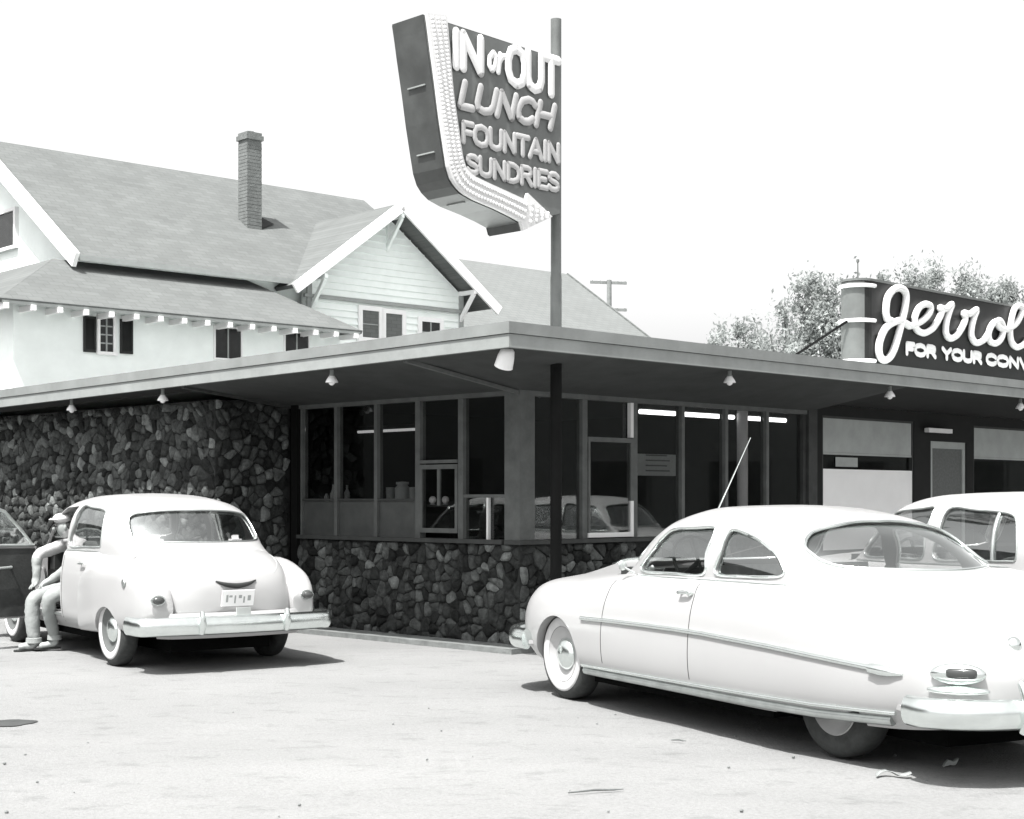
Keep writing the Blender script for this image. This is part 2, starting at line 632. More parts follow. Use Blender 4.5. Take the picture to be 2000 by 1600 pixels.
# soffit: falls from the fascia to the window head
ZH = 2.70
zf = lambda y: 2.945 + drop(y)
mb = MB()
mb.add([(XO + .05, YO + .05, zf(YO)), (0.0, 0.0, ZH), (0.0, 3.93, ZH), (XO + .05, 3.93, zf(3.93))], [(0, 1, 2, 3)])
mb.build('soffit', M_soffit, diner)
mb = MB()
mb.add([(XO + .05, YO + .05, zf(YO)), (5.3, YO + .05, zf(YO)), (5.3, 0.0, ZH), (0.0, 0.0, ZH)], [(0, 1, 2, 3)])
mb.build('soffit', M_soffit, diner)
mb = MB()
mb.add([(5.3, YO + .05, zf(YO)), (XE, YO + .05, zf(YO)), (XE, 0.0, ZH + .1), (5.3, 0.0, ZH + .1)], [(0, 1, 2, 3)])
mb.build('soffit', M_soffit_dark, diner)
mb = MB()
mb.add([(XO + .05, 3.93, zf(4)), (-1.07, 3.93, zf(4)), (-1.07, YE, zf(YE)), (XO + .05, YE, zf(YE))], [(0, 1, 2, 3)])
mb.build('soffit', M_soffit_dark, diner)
# soffit beams
MB().bar((XO + .07, 0.0, zf(0) - .012), (-0.02, 0.0, ZH - .02), 0.05, 0.035).build('soffit_beam', M_timber_light, diner)
MB().bar((XO + .07, 3.88, zf(4) - .012), (-0.05, 3.88, ZH - .012), 0.05, 0.035).build('soffit_beam', M_timber, diner)
# head boards
MB().box(-0.03, 0.07, 0.1, 3.8, 2.66, 2.735).build('window_head', M_timber_light, diner)
MB().box(0.1, 5.2, -0.03, 0.07, 2.655, 2.735).build('window_head', M_timber_light, diner)
# corner column
MB().box(-0.035, 0.19, -0.035, 0.19, 1.14, 2.73).build('corner_column', M_timber_light, diner)
MB().box(-0.06, 0.05, 3.74, 3.86, 0.0, 2.72).build('black_post', M_post, diner)
# sills
MB().box(-0.07, 0.16, 0.2, 3.74, 1.095, 1.14).build('window_sill', M_timber, diner)
MB().box(-0.07, 5.25, -0.07, 0.16, 1.095, 1.139).build('window_sill', M_timber, diner)
# walls behind the stones
lowL = MB().box(-0.01, 0.2, -0.01, 3.9, 0, 1.095).build('stone_wall', M_mortar, diner)
lowR = MB().box(0.205, 5.3, 0.0, 0.2, 0, 1.094).build('stone_wall', M_mortar, diner)
tallF = MB().box(-1.08, -0.8, 3.96, YE, 0, 2.74).build('stone_wall', M_mortar, diner)
tallR = MB().box(-0.8, 0.0, 3.96, 4.2, 0, 2.745).build('stone_wall', M_mortar, diner)
# hidden back walls and dark room
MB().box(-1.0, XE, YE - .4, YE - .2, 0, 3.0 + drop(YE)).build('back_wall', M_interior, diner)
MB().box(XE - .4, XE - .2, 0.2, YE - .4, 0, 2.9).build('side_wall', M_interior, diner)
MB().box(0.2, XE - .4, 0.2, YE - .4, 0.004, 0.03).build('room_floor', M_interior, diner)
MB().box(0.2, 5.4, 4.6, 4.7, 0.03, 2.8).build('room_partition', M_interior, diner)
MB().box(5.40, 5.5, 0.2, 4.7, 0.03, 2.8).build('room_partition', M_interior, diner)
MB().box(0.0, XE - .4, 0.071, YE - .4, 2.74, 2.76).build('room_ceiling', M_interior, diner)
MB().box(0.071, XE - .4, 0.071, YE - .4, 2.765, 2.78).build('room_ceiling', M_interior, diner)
# kerb along the wall foot
MB().box(-0.42, -0.05, -0.3, 3.9, 0, 0.055).build('wall_kerb', M_conc, diner)
MB().box(-0.05, 5.4, -0.3, -0.05, 0, 0.054).build('wall_kerb', M_conc, diner)

# stones ------------------------------------------------------------
def clip(poly, a, b, c):
    out = []
    for i in range(len(poly)):
        p, q = poly[i], poly[(i + 1) % len(poly)]
        dp, dq = a * p[0] + b * p[1] - c, a * q[0] + b * q[1] - c
        if dp <= 0:
            out.append(p)
        if dp * dq < 0:
            t = dp / (dp - dq)
            out.append((p[0] + (q[0] - p[0]) * t, p[1] + (q[1] - p[1]) * t))
    return out
def cells(w, h, s, rnd):
    nxx, nyy = max(1, round(w / s)), max(1, round(h / s))
    g = {}
    for i in range(-1, nxx + 1):
        for j in range(-1, nyy + 1):
            if rnd.random() < .2:
                continue
            g[(i, j)] = ((i + .5 + rnd.uniform(-.44, .44)) * w / nxx, (j + .5 + rnd.uniform(-.44, .44)) * h / nyy)
    res = []
    for (i, j), p in g.items():
        if i < 0 or j < 0 or i >= nxx or j >= nyy:
            continue
        poly = [(0, 0), (w, 0), (w, h), (0, h)]
        for di in range(-3, 4):
            for dj in range(-3, 4):
                q = g.get((i + di, j + dj))
                if q is None or (di == 0 and dj == 0):
                    continue
                a, b = q[0] - p[0], q[1] - p[1]
                poly = clip(poly, a, b, (q[0] ** 2 + q[1] ** 2 - p[0] ** 2 - p[1] ** 2) / 2)
                if len(poly) < 3:
                    break
            if len(poly) < 3:
                break
        if len(poly) >= 3:
            ch_ = []
            for k in range(len(poly)):
                a_, b_ = poly[k], poly[(k + 1) % len(poly)]
                l_ = math.hypot(b_[0] - a_[0], b_[1] - a_[1])
                if l_ < .012:
                    ch_.append(((a_[0] + b_[0]) / 2, (a_[1] + b_[1]) / 2))
                    continue
                e_ = rnd.uniform(.14, .26)
                ch_.append((a_[0] + (b_[0] - a_[0]) * e_, a_[1] + (b_[1] - a_[1]) * e_))
                ch_.append((b_[0] + (a_[0] - b_[0]) * e_, b_[1] + (a_[1] - b_[1]) * e_))
            if len(ch_) >= 4:
                res.append(ch_)
    return res
rnd = random.Random(11)
all_stones = []
dm = Matrix.Translation((W0[0], W0[1], 0)) @ Matrix.Rotation(WA, 4, 'Z')
def lay(wall, w, h, s, fn):
    for poly in cells(w, h, s, rnd):
        cx = sum(p[0] for p in poly) / len(poly)
        cy = sum(p[1] for p in poly) / len(poly)
        gap = 0.003
        def shr(p, k):
            dx, dy = p[0] - cx, p[1] - cy
            l = math.hypot(dx, dy) + 1e-6
            e = max(0.0, l * k - gap * 1.3) / l
            return (cx + dx * e, cy + dy * e)
        d = rnd.uniform(.012, .05)
        tx, ty = rnd.uniform(-.25, .25), rnd.uniform(-.25, .25)
        base = [shr(p, 1.0) for p in poly]
        mid = [shr(p, rnd.uniform(.88, .97)) for p in poly]
        top = [shr(p, rnd.uniform(.5, .7)) for p in poly]
        n = len(poly)
        hgt = lambda p, e: max(.004, e + (p[0] - cx) * tx + (p[1] - cy) * ty + rnd.uniform(-.004, .004))
        v = [fn(p[0], p[1], -.002) for p in base]
        v += [fn(p[0], p[1], hgt(p, d * .62)) for p in mid]
        v += [fn(p[0], p[1], hgt(p, d)) for p in top]
        v.append(fn(cx + rnd.uniform(-.01, .01), cy + rnd.uniform(-.01, .01), d + rnd.uniform(0, .012)))
        f = [(i, (i + 1) % n, n + (i + 1) % n, n + i) for i in range(n)]
        f += [(n + i, n + (i + 1) % n, 2 * n + (i + 1) % n, 2 * n + i) for i in range(n)]
        f += [(2 * n + i, 2 * n + (i + 1) % n, 3 * n) for i in range(n)]
        wp = dm @ Vector(fn(cx, cy, d))
        px = 1000 + 3000 * wp.x / wp.y
        py = 975 - 3000 * (wp.z - EYE) / wp.y
        hidden = (110 < px < 500 and py > 985) or px < -20 or (px > 1270 and py > 1000) or (px > 1040 and py > 1130) or (px < 600 and py > 1090 and px > 60)
        all_stones.append((hidden, wp.y, wall, v, f, rnd.choices(range(5), (3, 5, 5, 3, 1.3))[0]))
lay(lowL, 3.9, 1.095, 0.115, lambda a, z, d: (-0.01 - d, a - .01, z))
lay(lowR, 5.3, 1.094, 0.115, lambda a, z, d: (a - .01, -0.012 - d, z))
lay(tallF, YE - 3.96, 2.74, 0.115, lambda a, z, d: (-1.08 - d, 3.96 + a, z))
lay(tallR, 1.06, 2.745, 0.115, lambda a, z, d: (-1.08 + a, 3.96 - d, z))
all_stones.sort(key=lambda s: (s[0], s[1]))
for s in all_stones[:300]:
    MB().add(s[3], s[4]).build('stone', STONES[s[5]], s[2], smooth=50)
rest = {}
for s in all_stones[300:]:
    rest.setdefault((s[2].name, s[5]), (s[2], s[5], MB()))[2].add(s[3], s[4])
for k, (wall, c, mb) in rest.items():
    mb.build('stone_facing', STONES[c], wall, smooth=50, kind='stuff')

# window walls --------------------------------------------------------
def lmull(px):
    return onplane(W0, WA, 'x', 0.03, px, 975)[0]
def rmull(px):
    return onplane(W0, WA, 'y', 0.03, px, 975)[0]
def part(name, m, x0, x1, y0, y1, z0, z1, parent=None):
    return MB().box(x0, x1, y0, y1, z0, z1).build(name, m, parent or diner)
# left windows: mullions
for i, px in enumerate((592, 660, 738, 820, 904)):
    y = lmull(px)
    w = 0.028 if i not in (3, 4) else 0.04
    part('mullion', M_timber_light, -0.005, 0.085, y - w, y + w, 1.14, 2.66)
yL = [lmull(p) for p in (592, 660, 738, 820, 904)] + [0.19]
def pane_l(y0, y1, z0, z1, x=0.04):
    part('pane', M_shopglass, x, x + .006, min(y0, y1), max(y0, y1), z0, z1)
for i in range(3):
    a, b = yL[i] - .03, yL[i + 1] + .03
    pane_l(a, b, 1.575, 2.66)
    part('spandrel_panel', M_panel, 0.03, 0.055, b, a, 1.14, 1.55)
    part('transom', M_timber, 0.0, 0.08, b, a, 1.551, 1.575)
# service window
a, b = yL[3] - .042, yL[4] + .042
pane_l(a, b, 2.0, 2.66)
part('transom', M_timber_light, -0.02, 0.08, b, a, 1.965, 2.0)
sash = MB()
for (u0, u1, w0, w1) in ((b, a, 1.20, 1.25), (b, a, 1.9, 1.95), (b, b + .04, 1.25, 1.9), (a - .04, a, 1.25, 1.9)):
    sash.box(-0.015, 0.02, u0, u1, w0, w1)
sash.build('service_sash', M_timber_light, diner)
pane_l(a - .04, b + .04, 1.25, 1.9, 0.0)
part('sash_bar', M_timber_light, -0.012, 0.016, (a + b) / 2 - .02, (a + b) / 2 + .02, 1.5, 1.9)
# next bay
a, b = yL[4] - .042, 0.19
pane_l(a, b, 1.62, 2.66)
part('transom', M_timber_light, 0.0, 0.08, b, a, 1.585, 1.62)
pane_l(a, b, 1.14, 1.585)
part('sash_bar', M_white, 0.0, 0.036, .47, .50, 1.14, 1.585)
# right windows
xs = {p: rmull(p) for p in (1138, 1236, 1330, 1415, 1495, 1567)}
for p, x in xs.items():
    w = 0.04 if p in (1138, 1236) else 0.028
    part('mullion', M_timber_light if p != 1567 else M_timber, x - w, x + w, -0.005, 0.085, 1.14, 2.655)
def pane_r(x0, x1, z0, z1, y=0.04):
    part('pane', M_shopglass, x0, x1, y, y + .006, z0, z1)
keys = sorted(xs)
pane_r(0.19, xs[1138] - .042, 1.14, 2.655)
a, b = xs[1138] + .042, xs[1236] - .042
pane_r(a, b, 2.25, 2.655)
part('transom', M_timber_light, a, b, -0.02, 0.08, 2.20, 2.25)
part('service_jamb', M_white, b - .05, b, -0.018, 0.03, 2.26, 2.65)
fr = MB()
for (u0, u1, w0, w1) in ((a, b, 1.15, 1.20), (b - .045, b, 1.2, 1.55)):
    fr.box(u0, u1, -0.02, 0.02, w0, w1)
fr.build('service_sash', M_white, diner)
part('service_sash', M_timber_light, b - .045, b, -0.02, 0.02, 1.55, 2.2)
part('service_sash', M_timber_light, a, a + .03, -0.02, 0.02, 1.2, 2.2)
pane_r(a + .03, b - .045, 1.2, 2.2, 0.0)
for i in range(1, len(keys) - 1):
    pane_r(xs[keys[i]] + .03, xs[keys[i + 1]] - .03, 1.14, 2.655)
part('corner_post', M_timber, xs[1567] + .03, 5.4, -0.05, 0.09, 0.0, 2.80)

# shop front further right
sw = MB()
sw.box(5.4, 5.62, 0.02, 0.2, 0, 2.8).box(5.62, 7.9, 0.02, 0.2, 2.66, 2.8).box(5.62, 7.9, 0.02, 0.2, 0, 0.85)
sw.box(7.9, 8.36, 0.02, 0.2, 0, 2.8).box(8.36, 9.38, 0.02, 0.2, 2.40, 2.8).box(9.38, 9.6, 0.02, 0.2, 0, 2.8)
sw.box(9.6, 12.2, 0.02, 0.2, 2.66, 2.8).box(9.6, 12.2, 0.02, 0.2, 0, 0.85).box(12.2, XE - .2, 0.02, 0.2, 0, 2.8)
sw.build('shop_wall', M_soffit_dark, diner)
for x0, x1, zb in ((5.62, 7.9, 2.185), (9.6, 12.2, 2.20)):
    wd = MB()
    for q in ((x0, x1, 2.63, 2.66), (x0, x1, 0.85, 0.9), (x0, x0 + .03, .9, 2.63), (x1 - .03, x1, .9, 2.63)):
        wd.box(q[0], q[1], 0.03, 0.09, q[2], q[3])
    wo_ = wd.build('shop_window', M_timber, diner)
    part('pane', M_shopglass, x0 + .03, x1 - .03, 0.075, 0.080, .9, 2.63, wo_)
    part('roller_blind', M_blind, x0 + .04, x1 - .04, 0.04, 0.044, zb, 2.63, wo_)
    part('blind_rail', M_blind, x0 + .04, x1 - .04, 0.035, 0.049, zb - .03, zb - .002, wo_)
    if x0 < 6:
        part('white_panel', M_whiteboard, x0 + .032, x1 - .032, 0.032, 0.05, .9, 1.966, wo_)
        part('notice_card', M_blind, 5.99, 6.52, 0.06, 0.063, 2.0, 2.125, wo_)
dr = MB()
for q in ((8.36, 9.38, 2.30, 2.40), (8.36, 8.44, 0.02, 2.30), (9.30, 9.38, 0.02, 2.30), (8.44, 9.30, .02, .2)):
    dr.box(q[0], q[1], 0.04, 0.10, q[2], q[3])
door = dr.build('shop_door', M_blind, diner)
part('door_screen', M_screen, 8.44, 9.30, 0.06, 0.075, .2, 2.30, door)
MB().ball((8.40, 0.02, 1.0), .03).build('handle', M_chrome, door, smooth=60)

# lights under the eaves ------------------------------------------------
def eave_lamp(loc, label):
    t = thing('eave_lamp', label, 'lamp', loc, 0, 'small lamps hung under the eaves')
    MB().lathe([(.022, .09), (.022, .03), (.03, .02), (.03, .012)], 12).build('socket', M_fascia, t, smooth=40)
    MB().lathe([(.028, .012), (.045, -.01), (.062, -.04), (.066, -.055), (.058, -.055), (.03, -.02)], 16, None, False).build('shade', M_white, t, smooth=50)
    MB().ball((0, 0, -.042), .038, 12, 8, (1, 1, 1.15)).build('bulb', M_bulb, t, smooth=60)
    return t
def dloc(x, y, z):
    return tuple(dm @ Vector((x, y, z)))
for px, py, lab in ((140, 787, 'white eave lamp farthest left, above the dark stone wall left of the sedan'),
                    (318, 770, 'white eave lamp over the roof of the parked sedan, second from left'),
                    (648, 735, 'white eave lamp above the left windows near the sign pole')):
    y, z = onplane(W0, WA, 'x', XO + .14, px, py)
    eave_lamp(dloc(XO + .14, y, zf(y) - .085), lab)
for px, py, lab in ((1425, 735, 'white eave lamp above the right windows with bright tube lights'),
                    (1738, 760, 'white eave lamp below the script letter roof sign'),
                    (1993, 788, 'white eave lamp at the right edge of the picture, under the fascia')):
    x, z = onplane(W0, WA, 'y', YO + .14, px, py)
    eave_lamp(dloc(x, YO + .14, zf(YO) - .085), lab)
# corner floodlight
fl = thing('floodlight', 'large white bullet-shaped floodlight under the roof corner', 'lamp', dloc(XO + .16, YO + .2, 2.87), R(-60))
tilt = Matrix.Rotation(R(28), 4, 'Y')
MB().lathe([(.001, .10), (.04, .092), (.066, .06), (.078, .0), (.086, -.09), (.088, -.10), (.078, -.10), (.06, -.06)], 20, tilt, False).build('housing', M_white, fl, smooth=50)
MB().lathe([(.001, -.075), (.05, -.082), (.077, -.092)], 20, tilt).build('lens', M_blind, fl, smooth=60)
MB().bar((0, 0, .05), (0, 0, .10), .03, .03).build('bracket', M_fascia, fl)

# fluorescent lamps inside
def strip_lamp(p0, p1, m, label, r=.028):
    t = thing('strip_lamp', label, 'lamp', tuple((Vector(p0) + Vector(p1)) / 2), 0, 'tube lamps inside the diner')
    o = Vector(t.location)
    a, b = Vector(p0) - o, Vector(p1) - o
    MB().tube([a, b], r, 10).build('tube', m, t, smooth=40)
    MB().bar(a + Vector((0, 0, r + .03)), b + Vector((0, 0, r + .03)), .07, .05).build('housing', M_timber, t)
    return t
for a, b, lab in ((1250, 1318, 'bright tube lamp behind the first right-hand window pane'), (1332, 1412, 'bright tube lamp behind the second right-hand window pane'),
                  (1424, 1432, 'short visible bright tube lamp left of the white interior column'), (1462, 1488, 'short bright tube lamp right of the white interior column'), (1500, 1553, 'bright tube lamp behind the last right-hand window pane')):
    x0, z0 = onplane(W0, WA, 'y', .45, a, 806 + (a - 1250) * .055)
    x1, z1 = onplane(W0, WA, 'y', .45, b, 806 + (b - 1250) * .055)
    strip_lamp(dloc(x0, .45, 2.60), dloc(x1, .45, 2.60), M_tube, lab)
y0, z0 = onplane(W0, WA, 'x', 1.6, 640, 847)
y1, z1 = onplane(W0, WA, 'x', 1.6, 812, 853)
strip_lamp(dloc(1.6, y0, z0), dloc(1.6, y1, z0), M_tube_dim, 'dim thin tube lamp deep behind the left windows', .018)
x0, z0 = onplane(W0, WA, 'y', -.08, 1812, 840)
x1, z1 = onplane(W0, WA, 'y', -.08, 1858, 842)
t = thing('door_lamp', 'white strip lamp fixed above the shop door', 'lamp', dloc((x0 + x1) / 2, -.06, z0), WA)
MB().box(-(x1 - x0) / 2, (x1 - x0) / 2, -.04, .03, -.03, .03).build('diffuser', M_white, t)
MB().box(-.06, .06, .031, .075, -.02, .02).build('bracket', M_timber, t)

# white interior column, menu board
t = MB().lathe([(.07, 1.0), (.07, 2.72)], 16, Matrix.Translation(dloc(onplane(W0, WA, 'y', .35, 1450, 900)[0], .35, 0))).build('interior_column', M_white, None, smooth=40)
tag(t, 'white round column inside behind the right-hand windows', 'column')
x0, zt = onplane(W0, WA, 'y', .3, 1243, 886)
x1, zb = onplane(W0, WA, 'y', .3, 1322, 930)
t = thing('menu_board', 'pale menu board hanging inside behind a right-hand window', 'board', dloc((x0 + x1) / 2, .3, zb), WA)
MB().box(-(x1 - x0) / 2, (x1 - x0) / 2, -.01, .01, 0, zt - zb).build('panel', M_blind, t)
mbk = MB()
for i in range(4):
    mbk.box(-.22, .22 - .05 * (i % 2), -.014, -.011, .05 + i * .06, .066 + i * .06)
mbk.build('menu_lines', M_screen, t)
# counter inside the left windows
ct = thing('lunch_counter', 'dark lunch counter ledge behind the left windows', 'counter', dloc(.34, 2.6, 0), WA)
MB().box(-.22, .22, -1.1, 1.1, 1.50, 1.545).build('counter_top', M_timber, ct)
MB().box(.10, .2, -1.05, 1.05, 0.03, 1.50).build('counter_front', M_interior, ct)
def ware(name, prof, px, label, cat, m, x=.24, z=1.547):
    y, _ = onplane(W0, WA, 'x', x, px, 975)
    o = MB().lathe(prof, 16).build(name, m, None, smooth=40)
    o.location = dloc(x, y, z)
    tag(o, label, cat, 'ware on the window ledge')
    return o
ware('jar', [(.001, 0), (.085, 0), (.09, .02), (.09, .15), (.06, .18), (.06, .19), (.075, .192), (.075, .22), (.001, .225)], 786, 'wide pale jar with lid on the ledge, biggest behind the left windows', 'jar', M_blind)
ware('cup', [(.001, 0), (.045, 0), (.05, .16), (.045, .16), (.001, .15)], 762, 'tall pale cup left of the wide jar on the ledge', 'cup', M_blind)
ware('cup', [(.001, 0), (.035, 0), (.038, .16), (.034, .16), (.001, .15)], 806, 'slim pale cup right of the wide jar on the ledge', 'cup', M_blind)
ware('bottle', [(.001, 0), (.035, 0), (.035, .1), (.014, .14), (.014, .19), (.001, .19)], 678, 'small pale bottle beside the thin mullion on the left ledge', 'bottle', M_blind)
ware('bottle', [(.001, 0), (.045, 0), (.045, .09), (.02, .15), (.02, .2), (.001, .2)], 652, 'squat pale bottle at the first mullion on the left ledge', 'bottle', M_blind)
ware('shaker', [(.001, 0), (.03, 0), (.03, .05), (.012, .09), (.001, .09)], 638, 'tiny pale shaker farthest left on the ledge', 'shaker', M_blind)
for px, lab in ((845, 'left of two white globes in the service window'), (870, 'right of two white globes in the service window')):
    y, z = onplane(W0, WA, 'x', .12, px, 975)
    o = thing('sugar_globe', lab, 'globe', dloc(.12, y, 1.51), 0, 'white globes in the service window')
    MB().ball((0, 0, .052), .042, 14, 10).build('globe', M_bulb, o, smooth=60)
    MB().lathe([(.03, 0), (.03, .008), (.02, .014)], 12).build('foot', M_chrome_dull, o)
sh = MB().box(.09, .3, yL[4] + .05, yL[3] - .05, 1.485, 1.508).build('service_shelf', M_timber, diner)

# ------------------------------------------------------------------ stroke lettering
FONT = {
    'I': (0.25, [[(.12, 0), (.12, 1)]]),
    'N': (0.72, [[(.08, 0), (.08, 1), (.6, 0), (.6, 1)]]),
    'O': (0.8, [[(.4, 0), (.16, .1), (.06, .35), (.06, .65), (.16, .9), (.4, 1), (.62, .9), (.72, .65), (.72, .35), (.62, .1), (.4, 0)]]),
    'U': (0.72, [[(.06, 1), (.06, .3), (.14, .08), (.34, 0), (.54, .08), (.62, .3), (.62, 1)]]),
    'T': (0.66, [[(.02, 1), (.62, 1)], [(.32, 1), (.32, 0)]]),
    'L': (0.56, [[(.08, 1), (.08, 0), (.5, 0)]]),
    'C': (0.7, [[(.62, .8), (.5, .95), (.34, 1), (.14, .88), (.06, .6), (.06, .4), (.14, .12), (.34, 0), (.5, .05), (.62, .2)]]),
    'H': (0.72, [[(.08, 0), (.08, 1)], [(.62, 0), (.62, 1)], [(.08, .5), (.62, .5)]]),
    'F': (0.58, [[(.08, 0), (.08, 1), (.54, 1)], [(.08, .52), (.45, .52)]]),
    'A': (0.76, [[(.04, 0), (.36, 1), (.68, 0)], [(.16, .34), (.56, .34)]]),
    'S': (0.64, [[(.56, .84), (.42, .98), (.22, .98), (.08, .86), (.08, .66), (.22, .54), (.42, .47), (.56, .34), (.56, .16), (.42, .02), (.2, .02), (.06, .16)]]),
    'D': (0.72, [[(.08, 0), (.08, 1), (.34, 1), (.56, .86), (.64, .6), (.64, .4), (.56, .14), (.34, 0), (.08, 0)]]),
    'R': (0.68, [[(.08, 0), (.08, 1), (.4, 1), (.56, .9), (.56, .62), (.4, .52), (.08, .52)], [(.34, .52), (.6, 0)]]),
    'E': (0.58, [[(.52, 1), (.08, 1), (.08, 0), (.52, 0)], [(.08, .52), (.44, .52)]]),
    'Y': (0.68, [[(.04, 1), (.32, .5), (.6, 1)], [(.32, .5), (.32, 0)]]),
    'V': (0.68, [[(.04, 1), (.32, 0), (.6, 1)]]),
    'o': (0.6, [[(.3, 0), (.1, .15), (.08, .4), (.28, .58), (.48, .45), (.48, .16), (.3, 0)]]),
    'r': (0.5, [[(.1, .58), (.1, 0)], [(.1, .35), (.24, .54), (.44, .56)]]),
}
def text_parts(txt, a0, a1, zb, h, rad, fn, m, parent, slant=0.0, depth=1.0, sub_h=None):
    """letters between a0 and a1 along a face; fn(a, z, out) gives the point"""
    total = sum(FONT[c][0] if c != ' ' else .42 for c in txt)
    k = (a1 - a0) / total
    a = a0
    for c in txt:
        if c == ' ':
            a += .42 * k
            continue
        w, st = FONT[c]
        mb = MB()
        for s in st:
            pts = [fn(a + p[0] * k + slant * p[1] * h, zb + p[1] * h, rad * depth * .5) for p in s]
            closed = len(s) > 3 and s[0] == s[-1]
            if closed:
                pts = pts[:-1]
            # dense corners keep the stroke width
            dense = []
            n = len(pts)
            for i in range(n if closed else n - 1):
                p, q = Vector(pts[i]), Vector(pts[(i + 1) % n])
                l = (q - p).length
                m_ = max(2, int(l / (rad * .8)))
                for j in range(m_):
                    dense.append(p.lerp(q, j / m_))
            if not closed:
                dense.append(Vector(pts[-1]))
            runs, cur = [], [dense[0]]
            nd = len(dense)
            for i in range(1, nd):
                cur.append(dense[i])
                if i < nd - 1:
                    t0, t1 = dense[i] - dense[i - 1], dense[i + 1] - dense[i]
                    if t0.length > 1e-6 and t1.length > 1e-6 and t0.angle(t1) > R(48):
                        runs.append(cur)
                        cur = [dense[i]]
            runs.append(cur)
            if closed and len(runs) == 1:
                mb.tube(dense, rad, 8, closed=True)
            else:
                if closed:
                    runs[-1].append(dense[0])
                for ru in runs:
                    mb.tube(ru, rad, 8)
                    mb.ball(ru[0], rad * .99, 8, 6)
                    mb.ball(ru[-1], rad * .99, 8, 6)
        y0_ = fn(0, 0, 0)[1]
        mb.v = [(v[0], y0_ + (v[1] - y0_) * .24, v[2]) for v in mb.v]
        mb.build('letter', m, parent, smooth=50)
        a += w * k

# ------------------------------------------------------------------ tall pole sign
S0 = (-0.76, 13.42)
SD = 0.41
PX, PY = 0.42, 14.64
sign = thing('pole_sign', 'tall dark arrow-edged sign on a pole, reading IN or OUT LUNCH FOUNTAIN SUNDRIES', 'sign', (S0[0], S0[1], 0), WA)
def sp(px, py):
    return onplane(S0, WA, 'y', 0.0, px, py)
def Z4(x, y):
    return sp(740 + x / 3.333, y / 3.333)
outer = [Z4(*p) for p in ((285, 95), (300, 200), (315, 320), (330, 430), (345, 540), (360, 660), (375, 780), (390, 880), (405, 980), (422, 1090), (445, 1165), (475, 1215), (520, 1262), (600, 1308), (730, 1362), (830, 1410), (905, 1452))]
ab, zbq = outer[-1]
# face outline: outer edge, arrow head, then up the right side by the pole
head_low = Z4(918, 1505)
tip = Z4(1105, 1415)
head_up = Z4(945, 1262)
neck = Z4(1010, 1335)
right_low = Z4(1182, 1368)
right_top = sp(1097, 120)
top_left = (outer[0][0] + 0.0, 5.80)
outline = [top_left] + outer[1:] + [head_low, tip, (right_low[0], tip[1] + .05), (right_low[0], 5.76)]
cab = MB()
cab.prism(outline, lambda a, z: (a, 0.0, z), lambda a, z: (a, SD, z))
o = cab.build('cabinet', M_signside, sign)
fix_normals(o.data)
facep = [(a, z) for a, z in outline]
ca, cz = sum(p[0] for p in facep) / len(facep), sum(p[1] for p in facep) / len(facep)
def inset(p, e):
    d = Vector((p[0] - ca, p[1] - cz))
    l = d.length
    return (ca + d.x * (l - e) / l, cz + d.y * (l - e) / l)
o = MB().prism([inset(p, .012) for p in facep], lambda a, z: (a, -0.008, z), lambda a, z: (a, -0.003, z)).build('face_panel', M_signdark, sign)
o = MB().prism([inset(p, .012) for p in facep], lambda a, z: (a, SD + .003, z), lambda a, z: (a, SD + 0.008, z)).build('face_panel', M_signdark, sign)
# arrow
inner = [Z4(*p) for p in ((418, 110), (430, 220), (440, 330), (452, 480), (465, 620), (482, 740), (500, 860), (512, 950), (525, 1030), (545, 1098), (590, 1148), (700, 1200), (850, 1268), (938, 1308))]
outer_in = [(a + .012, z + .003) for a, z in outer]
def resample(pl, n):
    P = [Vector(p) for p in pl]
    L = [0]
    for i in range(len(P) - 1):
        L.append(L[-1] + (P[i + 1] - P[i]).length)
    out = []
    for k in range(n):
        t = L[-1] * k / (n - 1)
        i = 0
        while i < len(L) - 2 and L[i + 1] < t:
            i += 1
        out.append(P[i].lerp(P[i + 1], (t - L[i]) / max(1e-9, L[i + 1] - L[i])))
    return out
NA = 46
oi, ii = resample(outer_in, NA), resample(inner, NA)
mb = MB()
for y in (-0.012, -0.05):
    mb.v += [(p.x, y, p.y) for p in oi] + [(p.x, y, p.y) for p in ii]
for i in range(NA - 1):
    mb.f.append((2 * NA + i, 2 * NA + i + 1, 3 * NA + i + 1, 3 * NA + i))
    mb.f.append((i, 2 * NA + i, 2 * NA + i + 1, i + 1)[::-1])
    mb.f.append((NA + i, NA + i + 1, 3 * NA + i + 1, 3 * NA + i)[::-1])
mb.f.append((0, NA, 3 * NA, 2 * NA))
mb.f.append((NA - 1, 2 * NA - 1, 4 * NA - 1, 3 * NA - 1))
arrow = mb.build('arrow_shaft', M_arrow, sign)
fix_normals(arrow.data)
headpoly = [(outer[-1][0] - .01, outer[-1][1] + .01), head_low, tip, head_up, (inner[-1][0] - .01, inner[-1][1])]
hd = MB().prism(headpoly, lambda a, z: (a, -0.052, z), lambda a, z: (a, -0.013, z)).build('arrow_head', M_arrow, sign)
fix_normals(hd.data)
mb = MB()
NB = 64
ob, ib = resample(outer_in, NB), resample(inner, NB)
for i in range(1, NB):
    for t in (.2, .5, .8):
        p = ob[i].lerp(ib[i], t)
        mb.ball((p.x, -.056, p.y), .017, 6, 4)
for t1 in (.2, .4, .6, .8):
    for t2 in (-.6, -.2, .2, .6):
        p = Vector(head_low).lerp(Vector(head_up), .5).lerp(Vector(tip), t1) + (Vector(head_up) - Vector(head_low)) * (t2 * .5 * (1 - t1))
        mb.ball((p.x, -.058, p.y), .017, 6, 4)
mb.build('arrow_bulbs', M_bulb, sign, smooth=60, kind='stuff')
